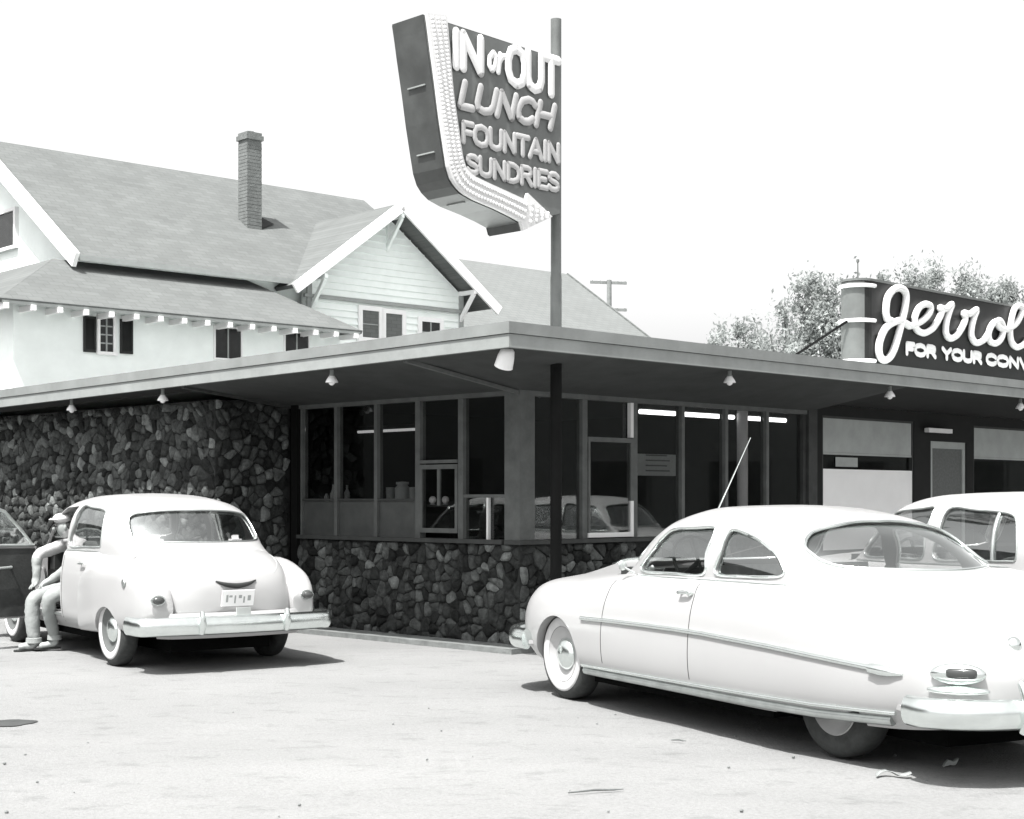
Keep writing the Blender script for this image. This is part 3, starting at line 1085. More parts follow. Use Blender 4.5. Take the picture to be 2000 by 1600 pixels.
# seams with clips on the cabinet side
for t in (.30, .56, .86):
    i = int(t * (len(outer) - 1))
    p, q = Vector(outer[i]), Vector(outer[i + 1])
    MB().bar((p.x - .004, .08, p.y), (p.x - .004, SD - .1, p.y), .02, .012).build('side_clip', M_fascia, sign)
# letters
SF = lambda a, z, d: (a, -0.02 - d, z)
R1 = .046
text_parts('IN', .30, .70, 5.42, .30, R1, SF, M_signletter2, sign)
text_parts('or', .735, .955, 5.47, .28, .030, SF, M_signletter2, sign, slant=.15)
text_parts('OUT', .985, 1.685, 5.40, .33, R1, SF, M_signletter2, sign)
text_parts('LUNCH', .37, 1.60, 5.075, .215, .037, SF, M_signletter, sign, slant=.28)
text_parts('FOUNTAIN', .42, 1.705, 4.765, .165, .029, SF, M_signletter, sign)
text_parts('SUNDRIES', .475, 1.69, 4.50, .150, .027, SF, M_signletter, sign)
# pole in the sign's frame
sm = Matrix.Translation((S0[0], S0[1], 0)) @ Matrix.Rotation(WA, 4, 'Z')
pl = Vector((onplane(S0, WA, 'y', .2, 1086, 975)[0], .2, 0))
MB().lathe([(.056, 3.02), (.056, 3.7), (.052, 3.75), (.052, 6.22), (.001, 6.23)], 20, Matrix.Translation(pl)).build('pole', M_pole, sign, smooth=40)
MB().lathe([(.056, 0), (.056, 3.02)], 20, Matrix.Translation(pl)).build('shaded_pole_foot', M_post, sign, smooth=40)  # black colour stands in for the shade below the roof
MB().lathe([(.075, 2.92), (.075, 3.02), (.06, 3.04)], 20, Matrix.Translation(pl)).build('pole_collar', M_post, sign, smooth=40)
MB().bar((pl.x, pl.y, 4.6), (1.60, SD / 2, 4.6), .05, .05).build('sign_bracket', M_pole, sign)
MB().bar((pl.x, pl.y, 5.5), (1.60, SD / 2, 5.5), .05, .05).build('sign_bracket', M_pole, sign)

# ------------------------------------------------------------------ script sign on the roof
JY = -0.9
js = thing('roof_sign', 'dark rounded roof sign with white script lettering above the right eave', 'sign', (W0[0], W0[1], 3.16), WA)
j0 = 5.32
JZ0, JZ1 = 0.10, 1.125
prof = []
rr = .20
for i in range(13):
    a = math.pi / 2 + math.pi * i / 12
    prof.append((j0 + rr * math.cos(a), JY + rr + rr * math.sin(a)))
prof = prof + [(11.6, JY), (11.6, JY + 2 * rr)]
o = MB().prism(prof, lambda a, b: (a, b, JZ0), lambda a, b: (a, b, JZ1)).build('sign_box', M_jface, js)
fix_normals(o.data)
for p in o.data.polygons:
    if abs(p.normal.z) < .5 and p.center.x < j0 + .01:
        pass
cap = MB().prism([(a * 1.0 - (0.012 if a < j0 else 0), b + (-.014 if b < JY + rr else .014)) for a, b in prof], lambda a, b: (a, b, JZ1 + .001), lambda a, b: (a, b, JZ1 + .03)).build('sign_cap', M_jside, js)
fix_normals(cap.data)
# rounded end skin, lighter than the face
arc = [(j0 + (rr + .004) * math.cos(math.pi / 2 + math.pi * i / 16), JY + rr + (rr + .004) * math.sin(math.pi / 2 + math.pi * i / 16)) for i in range(2, 14)]
mb = MB()
for z in (JZ0 + .01, JZ1 - .01):
    mb.v += [(a, b, z) for a, b in arc]
for i in range(len(arc) - 1):
    mb.f.append((i, i + 1, len(arc) + i + 1, len(arc) + i))
mb.build('rounded_end', M_jside, js, smooth=60)
for z, e in ((JZ1 - .06, .0), ((JZ0 + JZ1) / 2 + .02, .0), (JZ0 + .03, 0.0)):
    pts = [(j0 + e, JY + 2 * rr + .02, z)] + [(j0 + (rr + .025) * math.cos(math.pi / 2 + math.pi * i / 16), JY + rr + (rr + .025) * math.sin(math.pi / 2 + math.pi * i / 16), z) for i in range(17)] + [(j0 + .04 + e, JY - .025, z)]
    MB().tube(pts, .024, 8).build('neon_band', M_white, js, smooth=60)
def jp(x, y):
    a, z = onplane(W0, WA, 'y', JY, 1620 + x / 5.263, 520 + y / 5.263)
    return (a, JY - .045, z - 3.16)
script = {
    'J': [[(600, 565), (560, 540), (548, 450), (565, 330), (620, 250), (690, 228), (745, 270), (755, 350), (735, 470), (705, 600), (670, 730), (630, 860), (580, 945), (530, 970), (487, 930), (475, 840), (495, 740), (545, 640), (620, 585), (700, 565), (790, 620)]],
    'e': [[(790, 620), (880, 590), (960, 530), (1005, 460), (1000, 410), (950, 395), (890, 430), (850, 510), (842, 590), (870, 660), (940, 690), (1020, 650), (1080, 570)]],
    'r1': [[(1080, 570), (1120, 480), (1105, 430), (1160, 445), (1225, 395), (1200, 470), (1170, 580), (1165, 690), (1205, 745), (1270, 720), (1325, 645)]],
    'r2': [[(1325, 645), (1365, 550), (1350, 485), (1410, 495), (1480, 450), (1455, 530), (1430, 630), (1430, 730), (1475, 790), (1550, 765), (1605, 690)]],
    'o': [[(1720, 560), (1650, 590), (1605, 690), (1620, 775), (1685, 795), (1740, 730), (1755, 630), (1715, 560), (1690, 590), (1740, 650), (1810, 650)]],
    'l': [[(1810, 650), (1880, 600), (1930, 520), (1950, 445), (1915, 410), (1870, 445), (1840, 550), (1825, 670), (1840, 780), (1890, 835), (1960, 810), (2020, 740)]],
    'd': [[(2190, 690), (2120, 690), (2065, 770), (2075, 860), (2130, 895), (2190, 840), (2240, 690), (2290, 470), (2235, 760), (2235, 880), (2290, 920), (2350, 870)]],
    's': [[(2350, 870), (2430, 790), (2460, 740), (2480, 830), (2500, 910), (2450, 960), (2380, 930)]],
    'apostrophe': [[(2400, 560), (2380, 640)]],
}
for k, strokes in script.items():
    mb = MB()
    for s in strokes:
        pts = catmull([jp(*p) for p in s], 5)
        mb.tube(pts, .045 if k != 'J' else .048, 8)
    mb.build('letter', M_white, js, smooth=60)
b0, b1 = jp(775, 800)[0], jp(1090, 800)[0]
zt = jp(775, 795)[2]
hh = .125
JF = lambda a, z, d: (a, JY - .01 - d, z)
sc = (b1 - b0)
text_parts('FOR', b0, b1, zt - hh, hh, .033, JF, M_white, js)
text_parts('YOUR', jp(1150, 900)[0], jp(1560, 900)[0], zt - hh, hh, .033, JF, M_white, js)
text_parts('CONVENIENCE', jp(1600, 900)[0], jp(1600, 900)[0] + 3.1, zt - hh, hh, .033, JF, M_white, js)
# supports and a diagonal stay
for x in (5.6, 7.6, 9.8):
    MB().bar((x, JY + rr, -.03), (x, JY + rr, JZ0), .06, .06).build('support_leg', M_post, js)
MB().bar((5.08, JY + rr, 0.62), (4.5, JY + 1.0, -0.02), .03, .03).build('stay_rod', M_post, js)
MB().box(5.5, 11.6, JY - .12, JY - .02, .0, .05).build('sign_base_rail', M_fascia, js)
MB().lathe([(.012, JZ1 + .03), (.008, JZ1 + .25), (.02, JZ1 + .26), (.02, JZ1 + .29), (.001, JZ1 + .3)], 8, Matrix.Translation((j0 - .0, JY + rr, 0))).build('finial', M_jside, js)

# ------------------------------------------------------------------ house behind
H0, HA = (-8.25, 33.0), math.atan2(.67, .74)
house = thing('white_house', 'large white frame house with grey shingle roofs behind the diner', 'house', (H0[0], H0[1], 0), HA)
EZ = 5.65
# front wall and side wall of the skirt storey
mb = MB()
mb.box(-2.3, 6.0, .6, .8, 0, 5.88).box(-2.3, -2.1, .8, 12.0, 0, 5.88).box(5.8, 6.0, .8, 4.0, 0, 5.88)
mb.build('wall', M_siding, house)
MB().box(-0.1, 11.2, 2.25, 2.4, 5.0, 7.35).build('upper_wall', M_siding, house)
# left gable end wall
gw = MB()
gw.prism([(2.4, 5.0), (11.8, 5.0), (11.8, 7.2), (7.0, 10.25), (2.4, 7.2)], lambda b, z: (.15, b, z), lambda b, z: (.3, b, z))
gw.build('gable_wall', M_siding, house)
def roof_sheet(mb, quad, th=.09):
    n = (Vector(quad[1]) - Vector(quad[0])).cross(Vector(quad[2]) - Vector(quad[0])).normalized()
    if n.z < 0:
        n = -n
    v = [Vector(p) for p in quad] + [Vector(p) - n * th for p in quad]
    k = len(quad)
    mb.add(v, [tuple(range(k)), tuple(range(2 * k - 1, k - 1, -1))] + [(i, (i + 1) % k, k + (i + 1) % k, k + i) for i in range(k)])
    return mb
# skirt roof
mb = MB()
roof_sheet(mb, [(-2.86, 0, EZ), (6.25, 0, EZ), (4.4, 2.24, 6.93), (-.62, 2.24, 6.93)])
roof_sheet(mb, [(-2.86, 0.01, EZ), (-.63, 2.24, 6.93), (-.63, 10.6, 6.93), (-2.86, 12.8, EZ)])
roof_sheet(mb, [(6.25, 0.01, EZ), (6.25, 4.2, EZ), (4.41, 2.25, 6.93)])
o = mb.build('skirt_roof', M_roof, house)
fix_normals(o.data)
# main roof
sl = .66
def mz(v):
    return 7.0 + sl * (v - 1.7)
RZ = mz(7.0)
mb = MB()
roof_sheet(mb, [(-.34, 1.7, 7.0), (5.43, 1.7, 7.0), (8.39, 5.02, 9.19), (11.35, 1.7, 7.0), (11.5, 1.7, 7.0), (11.5, 7.0, RZ), (-.34, 7.0, RZ)], .12)
roof_sheet(mb, [(-.34, 12.3, 7.0), (11.5, 12.3, 7.0), (11.5, 7.01, RZ), (-.34, 7.01, RZ)], .12)
o = mb.build('main_roof', M_roof, house)
fix_normals(o.data)
# rake boards of the left gable
for b0_, b1_ in ((1.62, 7.0), (12.38, 7.0)):
    MB().bar((-.40, b0_, mz(1.62) - .09), (-.40, b1_, RZ - .1), .1, .34, up=(0, 0, 1)).build('rake_board', M_trim, house)
MB().box(-.30, 5.4, 1.66, 1.695, 6.86, 7.0).build('eave_board', M_trim_grey, house)
# cross gable
GU, GZ, GS = 8.39, 9.19, 3.22
gsl = (GZ - 6.81) / GS
mb = MB()
vj = lambda z: 1.7 + (z - 7.0) / sl
for s in (-1, 1):
    foot = (GU + s * GS, 1.2, 6.81)
    roof_sheet(mb, [(GU, 1.2, GZ), foot, (GU + s * GS, 2.2, 6.81), (GU, vj(GZ) + .15, GZ)] if s < 0 else [(GU + .005, 1.2, GZ), foot, (GU + s * GS, 5.2, 6.81), (GU + .005, vj(GZ) + .15, GZ)], .1)
o = mb.build('cross_gable_roof', M_roof, house)
fix_normals(o.data)
for s in (-1, 1):
    p, q = Vector((GU + s * (GS + .1), 1.15, 6.81 - .07)), Vector((GU, 1.15, GZ - .02))
    MB().bar(p - Vector((0, 0, .06)), q - Vector((0, 0, .06)), .07, .26, up=(0, 0, 1)).build('rake_board', M_trim, house)
# gable wall: core and siding boards
GW = 2.55
core = MB().prism([(GU - GW, 5.0), (GU + GW, 5.0), (GU + GW, 7.1), (GU, 7.1 + GW * gsl - .05), (GU - GW, 7.1)], lambda a, z: (a, 1.83, z), lambda a, z: (a, 2.0, z)).build('cross_gable_wall', M_siding, house)
z = 5.0
while z < 8.95:
    hw = GW if z + .17 < 7.1 else max(0.02, GW - (z + .17 - 7.1) / gsl)
    b = .17
    v = [(GU - hw, 1.83, z + b), (GU + hw, 1.83, z + b), (GU + hw, 1.785, z + .004), (GU - hw, 1.785, z + .004), (GU - hw, 1.83, z + .004), (GU + hw, 1.83, z + .004)]
    MB().add(v, [(0, 3, 2, 1), (3, 4, 5, 2), (0, 4, 3), (1, 2, 5)]).build('siding_board', M_siding, core)
    z += b
MB().box(GU - GW - .1, GU + GW + .1, 1.70, 1.78, 6.60, 6.68).build('belt_board', M_trim_grey, house)
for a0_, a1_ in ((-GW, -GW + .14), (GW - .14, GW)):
    MB().box(GU + a0_, GU + a1_, 1.74, 1.785, 5.0, 7.2).build('corner_board', M_trim_grey, house)
# knee brackets
def bracket(a, zt, s):
    mb = MB()
    mb.bar((a, 1.82, zt), (a, 1.14, zt), .09, .11)
    mb.bar((a, 1.80, zt - .75), (a, 1.2, zt - .05), .08, .1)
    mb.bar((a, 1.80, zt - .85), (a, 1.80, zt), .09, .07)
    mb.build('knee_bracket', s, house)
bracket(GU, GZ - .33, M_siding)
bracket(GU - GW + .15, 7.08, M_siding)
bracket(GU + GW - .1, 7.12, M_trim)
# side walls of the gable block
MB().box(GU + GW - .15, GU + GW, 2.0, 6.0, 5.0, 7.0).build('side_wall', M_siding, house)
# a lower porch roof at the right of the gable
o = roof_sheet(MB(), [(10.6, 1.2, 5.95), (13.6, 1.2, 5.85), (13.3, 4.2, 6.35), (10.9, 4.2, 6.75)]).build('porch_roof', M_roof2, house)
fix_normals(o.data)
# rafter tails
u = -2.72
while u < 6.1:
    tl = MB()
    tl.box(u - .05, u + .05, -.03, .62, EZ - .20, EZ - .085)
    tl.build('rafter_tail', M_trim, house)
    u += .585
MB().box(-2.8, 6.2, .02, .04, EZ - .10, EZ - .02).build('eave_board', M_trim_grey, house)
for i in range(4):
    MB().box(5.28 - .05, 5.28 + .05, 1.62, 2.25, 6.82, 6.9) if i < 0 else None
# windows
def hwin(u0, u1, z0, z1, v, bars=(1, 2), name='window', dark=M_houseglass, frame=.07):
    fr = MB()
    f = frame
    fr.box(u0 - f, u1 + f, v - .05, v + .01, z1, z1 + f).box(u0 - f * 1.3, u1 + f * 1.3, v - .09, v + .01, z0 - f, z0)
    fr.box(u0 - f, u0, v - .05, v + .01, z0, z1).box(u1, u1 + f, v - .05, v + .01, z0, z1)
    w = fr.build(name, M_trim, house)
    MB().box(u0, u1, v - .02, v - .005, z0, z1).build('pane', dark, w)
    mb = MB()
    for i in range(1, bars[0] + 1):
        if bars[0]:
            x = u0 + (u1 - u0) * i / (bars[0] + 1)
            mb.box(x - .018, x + .018, v - .035, v - .0205, z0, z1)
    for i in range(1, bars[1] + 1):
        zz = z0 + (z1 - z0) * i / (bars[1] + 1)
        mb.box(u0, u1, v - .036, v - .021, zz - .014, zz + .014)
    if mb.v:
        mb.build('glazing_bars', M_trim_grey, w)
    return w
def shutter(u0, u1, z0, z1, v):
    mb = MB()
    mb.box(u0, u0 + .04, v - .05, v - .001, z0, z1).box(u1 - .04, u1, v - .05, v - .001, z0, z1)
    mb.box(u0 + .04, u1 - .04, v - .05, v - .001, z0, z0 + .05).box(u0 + .04, u1 - .04, v - .05, v - .001, z1 - .05, z1)
    s = mb.build('shutter', M_shutter, house)
    sm_ = MB()
    zz = z0 + .05
    while zz < z1 - .07:
        sm_.add([(u0 + .04, v - .04, zz), (u1 - .04, v - .04, zz), (u1 - .04, v - .012, zz + .05), (u0 + .04, v - .012, zz + .05)], [(0, 1, 2, 3)])
        zz += .045
    sm_.build('louvres', M_shutter, s)
hwin(-.36, -.05, 4.76, 5.50, .6, (1, 3))
shutter(-.74, -.46, 4.73, 5.50, .6)
shutter(.12, .42, 4.75, 5.50, .6)
hwin(2.50, 3.18, 4.80, 5.50, .6, (1, 0), frame=.035)
hwin(4.40, 5.06, 4.90, 5.52, .6, (1, 0), frame=.035)
hwin(7.55, 8.08, 5.72, 6.42, 1.79, (0, 1), dark=M_roof, frame=.12)
hwin(8.30, 8.84, 5.72, 6.40, 1.79, (0, 0), dark=M_roof, frame=.12)
hwin(9.50, 10.12, 5.72, 6.28, 1.79, (1, 1), frame=.12)
# shutter at the picture's left border

# gable end window
g = MB()
g.box(.05, .15, 5.75, 7.0, 7.68, 7.76).box(.05, .15, 5.75, 7.0, 8.6, 8.68).box(.05, .15, 5.75, 5.85, 7.76, 8.6).box(.05, .15, 6.9, 7.0, 7.76, 8.6)
gwn = g.build('window', M_trim, house)
MB().box(.10, .12, 5.85, 6.9, 7.76, 8.6).build('pane', M_houseglass, gwn)
# chimney
cu, cv = 5.83, 4.35
ch = MB()
for i in range(26):
    pass
chb = MB().box(cu - .215, cu + .215, cv - .215, cv + .215, 8.0, 10.92).build('chimney', M_brick, house)
MB().box(cu - .26, cu + .26, cv - .26, cv + .26, 10.92, 11.04).build('chimney_cap', M_brick, chb)
MB().box(cu - .225, cu + .225, cv - .225, cv + .225, 11.04, 11.12).build('chimney_cap', M_brick, chb)
MB().lathe([(.13, 11.12), (.11, 11.17), (.09, 11.17), (.09, 11.12)], 12, Matrix.Translation((cu, cv, 0))).build('flue', M_brick, chb)
for k in range(29):      # brick courses stand a little proud
    zz = 8.25 + k * .09
    e = .220 + .003 * (k % 2)
    MB().box(cu - e, cu + e, cv - e, cv + e, zz, zz + .078).build('brick_course', M_brick, chb)
o = MB().add([(cu + .225, cv - .22, mz(cv - .22) + .04), (cu + .225, cv + .6, mz(cv + .6) + .12), (cu + .85, cv + .15, mz(cv + .15) + .03), (cu + .225, cv + .1, mz(cv) + .32)], [(0, 2, 3), (2, 1, 3), (1, 0, 3)]).build('shaded_cricket', M_shutter, house)  # near-black colour stands for the chimney's shadow on the roof
for m_, d_ in ((-.2, .0),):
    pass

# second house
oh = thing('far_house', 'far house with pale gabled roof behind the sign pole', 'house', (0, 52, 0), HA)
ZR, ZEV = 9.45, 6.2
mb = MB()
roof_sheet(mb, [(-9, 0, ZR), (2.55, 0, ZR), (2.55, -5.0, ZEV), (-9, -5.0, ZEV)], .15)
roof_sheet(mb, [(-9, 0.01, ZR), (2.55, 0.01, ZR), (2.55, 5.0, ZEV), (-9, 5.0, ZEV)], .15)
o = mb.build('gable_roof', M_roof2, oh)
fix_normals(o.data)
MB().box(-8.6, 2.1, -4.4, 4.4, 0, 6.3).build('wall', M_siding, oh)
MB().prism([(-4.4, 6.3), (4.4, 6.3), (0, 9.1)], lambda b, z: (2.0, b, z), lambda b, z: (2.1, b, z)).build('gable_wall', M_siding, oh)
for a in (-6, -3, 0):
    w = MB().box(a - .5, a + .5, -4.46, -4.405, 3.6, 5.2).build('window', M_trim, oh)
    MB().box(a - .4, a + .4, -4.48, -4.465, 3.7, 5.1).build('pane', M_houseglass, w)
MB().bar((2.58, 0, ZR - .06), (2.58, -5.0, ZEV - .06), .06, .2).build('rake_board', M_roof2, oh)

# unseen dark buildings added to either side of the lot to darken window reflections
def added_side_building(loc, rz, label):
    b = thing('added_building', label, 'building', loc, rz)
    MB().box(-26, 26, 0, 9, 0, 7.5).build('wall', mat('added_side_brick', .045, .9, var=.2, scale=3), b)
    MB().box(-26.3, 26.3, -.3, 9.3, 7.5, 7.9).build('added_parapet', M_conc, b)
    for i in range(12):
        w = MB().box(-24 + i * 4.2, -21.8 + i * 4.2, -.05, .0, 1.0, 3.0).build('window', M_timber, b)
        MB().box(-23.9 + i * 4.2, -21.9 + i * 4.2, -.06, -.051, 1.1, 2.9).build('pane', M_houseglass, b if False else w)
added_side_building((-34, 20, 0), R(90), 'long dark brick building added off to the left to darken window reflections')
added_side_building((38, 22, 0), R(-90), 'long dark brick building added off to the right to darken window reflections')

# utility pole
up = thing('utility_pole', 'distant wooden utility pole with two crossarms beyond the far roof', 'pole', (4.43, 70, 0), R(12))
MB().lathe([(.17, 0), (.11, 11.55), (.001, 11.58)], 10).build('shaft', M_wood, up, smooth=50)
for z, w in ((11.45, .86), (10.22, .86)):
    MB().bar((-w, .12, z), (w, .12, z), .10, .12).build('crossarm', M_wood, up)
    for x in (-.78, -.42, .42, .78):
        MB().lathe([(.03, z + .06), (.05, z + .1), (.04, z + .17), (.001, z + .19)], 8, Matrix.Translation((x, .12, 0))).build('insulator', M_white, up)

# ------------------------------------------------------------------ trees
def tree(loc, h, spikes, label, seed, leaf=.085):
    rd = random.Random(seed)
    t = thing('tree', label, 'tree', loc, 0, 'pale trees behind the diner')
    tr = MB()
    tr.tube([(0, 0, 0), (.1, 0, h * .25), (0, .1, h * .5), (.05, 0, h * .8)], [.28, .22, .15, .05], 8)
    cr = MB()
    for (sx, sy, zb_, zt_, w) in spikes:
        tr.tube([(0, 0, h * .22), (sx * .5, sy * .5, (h * .22 + zb_) / 2 + .4), (sx, sy, zb_ + (zt_ - zb_) * .7)], [.1, .06, .02], 6)
        n = int(1500 * (zt_ - zb_) * w)
        clumps = []
        for i in range(max(6, int((zt_ - zb_) * w * 11))):
            f = rd.random()
            wr = w * (1 - f) ** .6 * (.4 + .6 * min(1, f * 4))
            a = rd.uniform(0, 6.28)
            q = math.sqrt(rd.random())
            clumps.append((sx + wr * q * math.cos(a), sy + wr * q * math.sin(a), zb_ + f * (zt_ - zb_), rd.uniform(.15, .42)))
        for i in range(n):
            c = rd.choice(clumps)
            p = Vector((rd.gauss(0, 1), rd.gauss(0, 1), rd.gauss(0, 1.1))) * (c[3] * .55) + Vector(c[:3])
            s = leaf * rd.uniform(.5, 1.1)
            d1 = Vector((rd.gauss(0, 1), rd.gauss(0, 1), rd.gauss(.6, 1))).normalized()
            d2 = d1.orthogonal().normalized()
            d2.rotate(Matrix.Rotation(rd.uniform(0, 6.28), 3, d1))
            cr.add([p - d1 * s, p + d2 * s * .42, p + d1 * s, p - d2 * s * .42], [(0, 1, 2, 3)])
    tr.build('trunk', M_bark, t, smooth=50)
    cr.build('crown', M_leaf, t)
    return t
def xat(px, Y):
    return (px - 1000) / 3000 * Y
Y1 = 42.0
def spk(items, Y, cxp):
    r = []
    for px, top, base, wpx in items:
        r.append((xat(px, Y) - xat(cxp, Y), random.uniform(-.8, .8), EYE + (975 - base) * Y / 3000, EYE + (975 - top) * Y / 3000, wpx * Y / 3000))
    return r
tree((xat(1570, Y1), Y1, 0), 7.2, spk([(1590, 540, 720, 34), (1562, 566, 720, 36), (1535, 580, 720, 30), (1618, 560, 720, 28), (1505, 620, 730, 28), (1640, 590, 730, 34), (1580, 610, 740, 60), (1660, 570, 730, 30)], Y1, 1570),
     'pale leafy tree just left of the roof sign', 3)
tree((xat(1440, Y1 + 6), Y1 + 6, 0), 5.2, spk([(1435, 632, 730, 24), (1410, 652, 735, 22), (1462, 640, 735, 24), (1390, 668, 735, 18), (1484, 650, 735, 22)], Y1 + 6, 1440),
     'low faint tree farthest left above the right eave', 4)
Y2 = 48.0
tree((xat(1790, Y2), Y2, 0), 8.4, spk([(1735, 532, 700, 34), (1765, 525, 700, 34), (1800, 520, 700, 32), (1828, 512, 700, 30), (1770, 560, 720, 60), (1700, 560, 720, 30)], Y2, 1790),
     'pale leafy tree rising behind the middle of the roof sign', 5)
tree((xat(1930, Y2), Y2, 0), 8.0, spk([(1880, 530, 700, 32), (1912, 545, 700, 30), (1945, 555, 700, 34), (1980, 560, 700, 34), (2010, 565, 710, 40), (1930, 580, 720, 60)], Y2, 1930),
     'pale leafy tree behind the right end of the roof sign', 6)

# ------------------------------------------------------------------ cars
def half_section(P, m):
    """P: control points from bottom edge to top centre; bottom centre is added"""
    c = catmull([(p[0], p[1], 0) for p in P], m)
    c = [(max(0.0, q.x), q.y) for q in c]
    c[-1] = (0.0, c[-1][1])
    return [(0.0, P[0][1])] + c

def loft(stations, xs, m, warp=None):
    sx = [s[0] for s in stations]
    K = len(stations[0][1])
    rings = []
    for x in xs:
        P = [(pchip(sx, [s[1][k][0] for s in stations], x), pchip(sx, [s[1][k][1] for s in stations], x)) for k in range(K)]
        h = half_section(P, m)
        ring = [(x, y, z) for y, z in h] + [(x, -y, z) for y, z in h[-2:0:-1]]
        if warp:
            ring = [warp(*p) for p in ring]
        rings.append(ring)
    n = len(rings[0])
    mb = MB()
    for r in rings:
        mb.v += r
    for i in range(len(rings) - 1):
        for j in range(n):
            mb.f.append((i * n + j, i * n + (j + 1) % n, (i + 1) * n + (j + 1) % n, (i + 1) * n + j))
    for base, rev in ((0, False), ((len(rings) - 1) * n, True)):
        c = Vector((0, 0, 0))
        for j in range(n):
            c += Vector(mb.v[base + j])
        mb.v.append(tuple(c / n))
        ci = len(mb.v) - 1
        for j in range(n):
            t = (base + (j + 1) % n, base + j, ci)
            mb.f.append(t[::-1] if rev else t)
    return mb

def lin(a, b, n):
    return [round(a + (b - a) * i / (n - 1), 5) for i in range(n)]

def cyl_y(x, z, r, y0, y1, n=40):
    mb = MB()
    poly = [(x + r * math.cos(2 * math.pi * i / n), z + r * math.sin(2 * math.pi * i / n)) for i in range(n)]
    return mb.prism(poly, lambda a, b: (a, y0, b), lambda a, b: (a, y1, b))

def prism_y(poly, y0, y1):
    return MB().prism(poly, lambda a, b: (a, y0, b), lambda a, b: (a, y1, b))

def prism_x(poly, x0, x1):
    return MB().prism(poly, lambda a, b: (x0, a, b), lambda a, b: (x1, a, b))

def inside(poly, x, y):
    r = False
    n = len(poly)
    for i in range(n):
        x1, y1 = poly[i]
        x2, y2 = poly[(i + 1) % n]
        if (y1 > y) != (y2 > y) and x < (x2 - x1) * (y - y1) / (y2 - y1) + x1:
            r = not r
    return r

def grow(poly, e):
    cx = sum(p[0] for p in poly) / len(poly)
    cy = sum(p[1] for p in poly) / len(poly)
    out = []
    for x, y in poly:
        l = math.hypot(x - cx, y - cy)
        out.append((cx + (x - cx) * (l + e) / l, cy + (y - cy) * (l + e) / l))
    return out

def rounded(poly, m=4):
    return [(p.x, p.y) for p in catmull([(a, b, 0) for a, b in poly], m, closed=True)]

def make_wheel(root, x, y, r, side, w=.17, whitewall=True, name='wheel', rim=None):
    """side: +1 outer face to +y"""
    M = Matrix.Translation((x, y, r)) @ Matrix.Rotation(R(-90) * side, 4, 'X')
    mb = MB()
    tw = w / 2
    mb.lathe([(r * .60, -tw * .9), (r * .74, -tw * 1.05), (r * .90, -tw * .95), (r * .98, -tw * .72), (r, -tw * .3), (r, tw * .3), (r * .98, tw * .72), (r * .90, tw * .95), (r * .74, tw * 1.05), (r * .60, tw * .9)], 40, None, False)
    wheel = MB().lathe([(.001, tw * .45), (r * .30, tw * .5), (r * .46, tw * .62), (r * .52, tw * .72), (r * .60, tw * .98), (r * .62, tw * .9), (r * .62, -tw * .9)], 40, None, False).build(name, rim or M_rim, root, smooth=35)
    wheel.matrix_local = M
    mb.build('tyre', M_tyre, wheel, smooth=50)
    if whitewall:
        MB().lathe([(r * .615, tw * .97), (r * .68, tw * 1.065), (r * .76, tw * 1.085), (r * .80, tw * 1.075), (r * .82, tw * 1.0)], 40, None, False).build('whitewall', M_whitewall, wheel, smooth=60)
    MB().lathe([(r * .36, tw * .56), (r * .35, tw * .72), (r * .27, tw * .95), (r * .15, tw * 1.1), (r * .08, tw * 1.12), (.001, tw * 1.2)], 32).build('hubcap', M_chrome, wheel, smooth=50)
    return wheel

class Car:
    pass

def project_side(bvh, pts, out=.0, side=1, y0=2.0):
    res = []
    for x, z in pts:
        hit = bvh.ray_cast(Vector((x, y0 * side, z)), Vector((0, -side, 0)))
        if hit[0] is not None:
            n = hit[1]
            if n.y * side < 0:
                n = -n
            res.append(hit[0] + n * out)
    return res
def project_dir(bvh, pts, org, d, out=0.0):
    """pts (y,z) cast along x"""
    res = []
    for y, z in pts:
        hit = bvh.ray_cast(Vector((org, y, z)), Vector((d, 0, 0)))
        if hit[0] is not None:
            n = hit[1]
            if n.x * d > 0:
                n = -n
            res.append(hit[0] + n * out)
    return res

def dens(pts, n=6):
    o = []
    for i in range(len(pts) - 1):
        for k in range(n):
            t = k / n
            o.append((pts[i][0] + (pts[i + 1][0] - pts[i][0]) * t, pts[i][1] + (pts[i + 1][1] - pts[i][1]) * t))
    o.append(pts[-1])
    return o

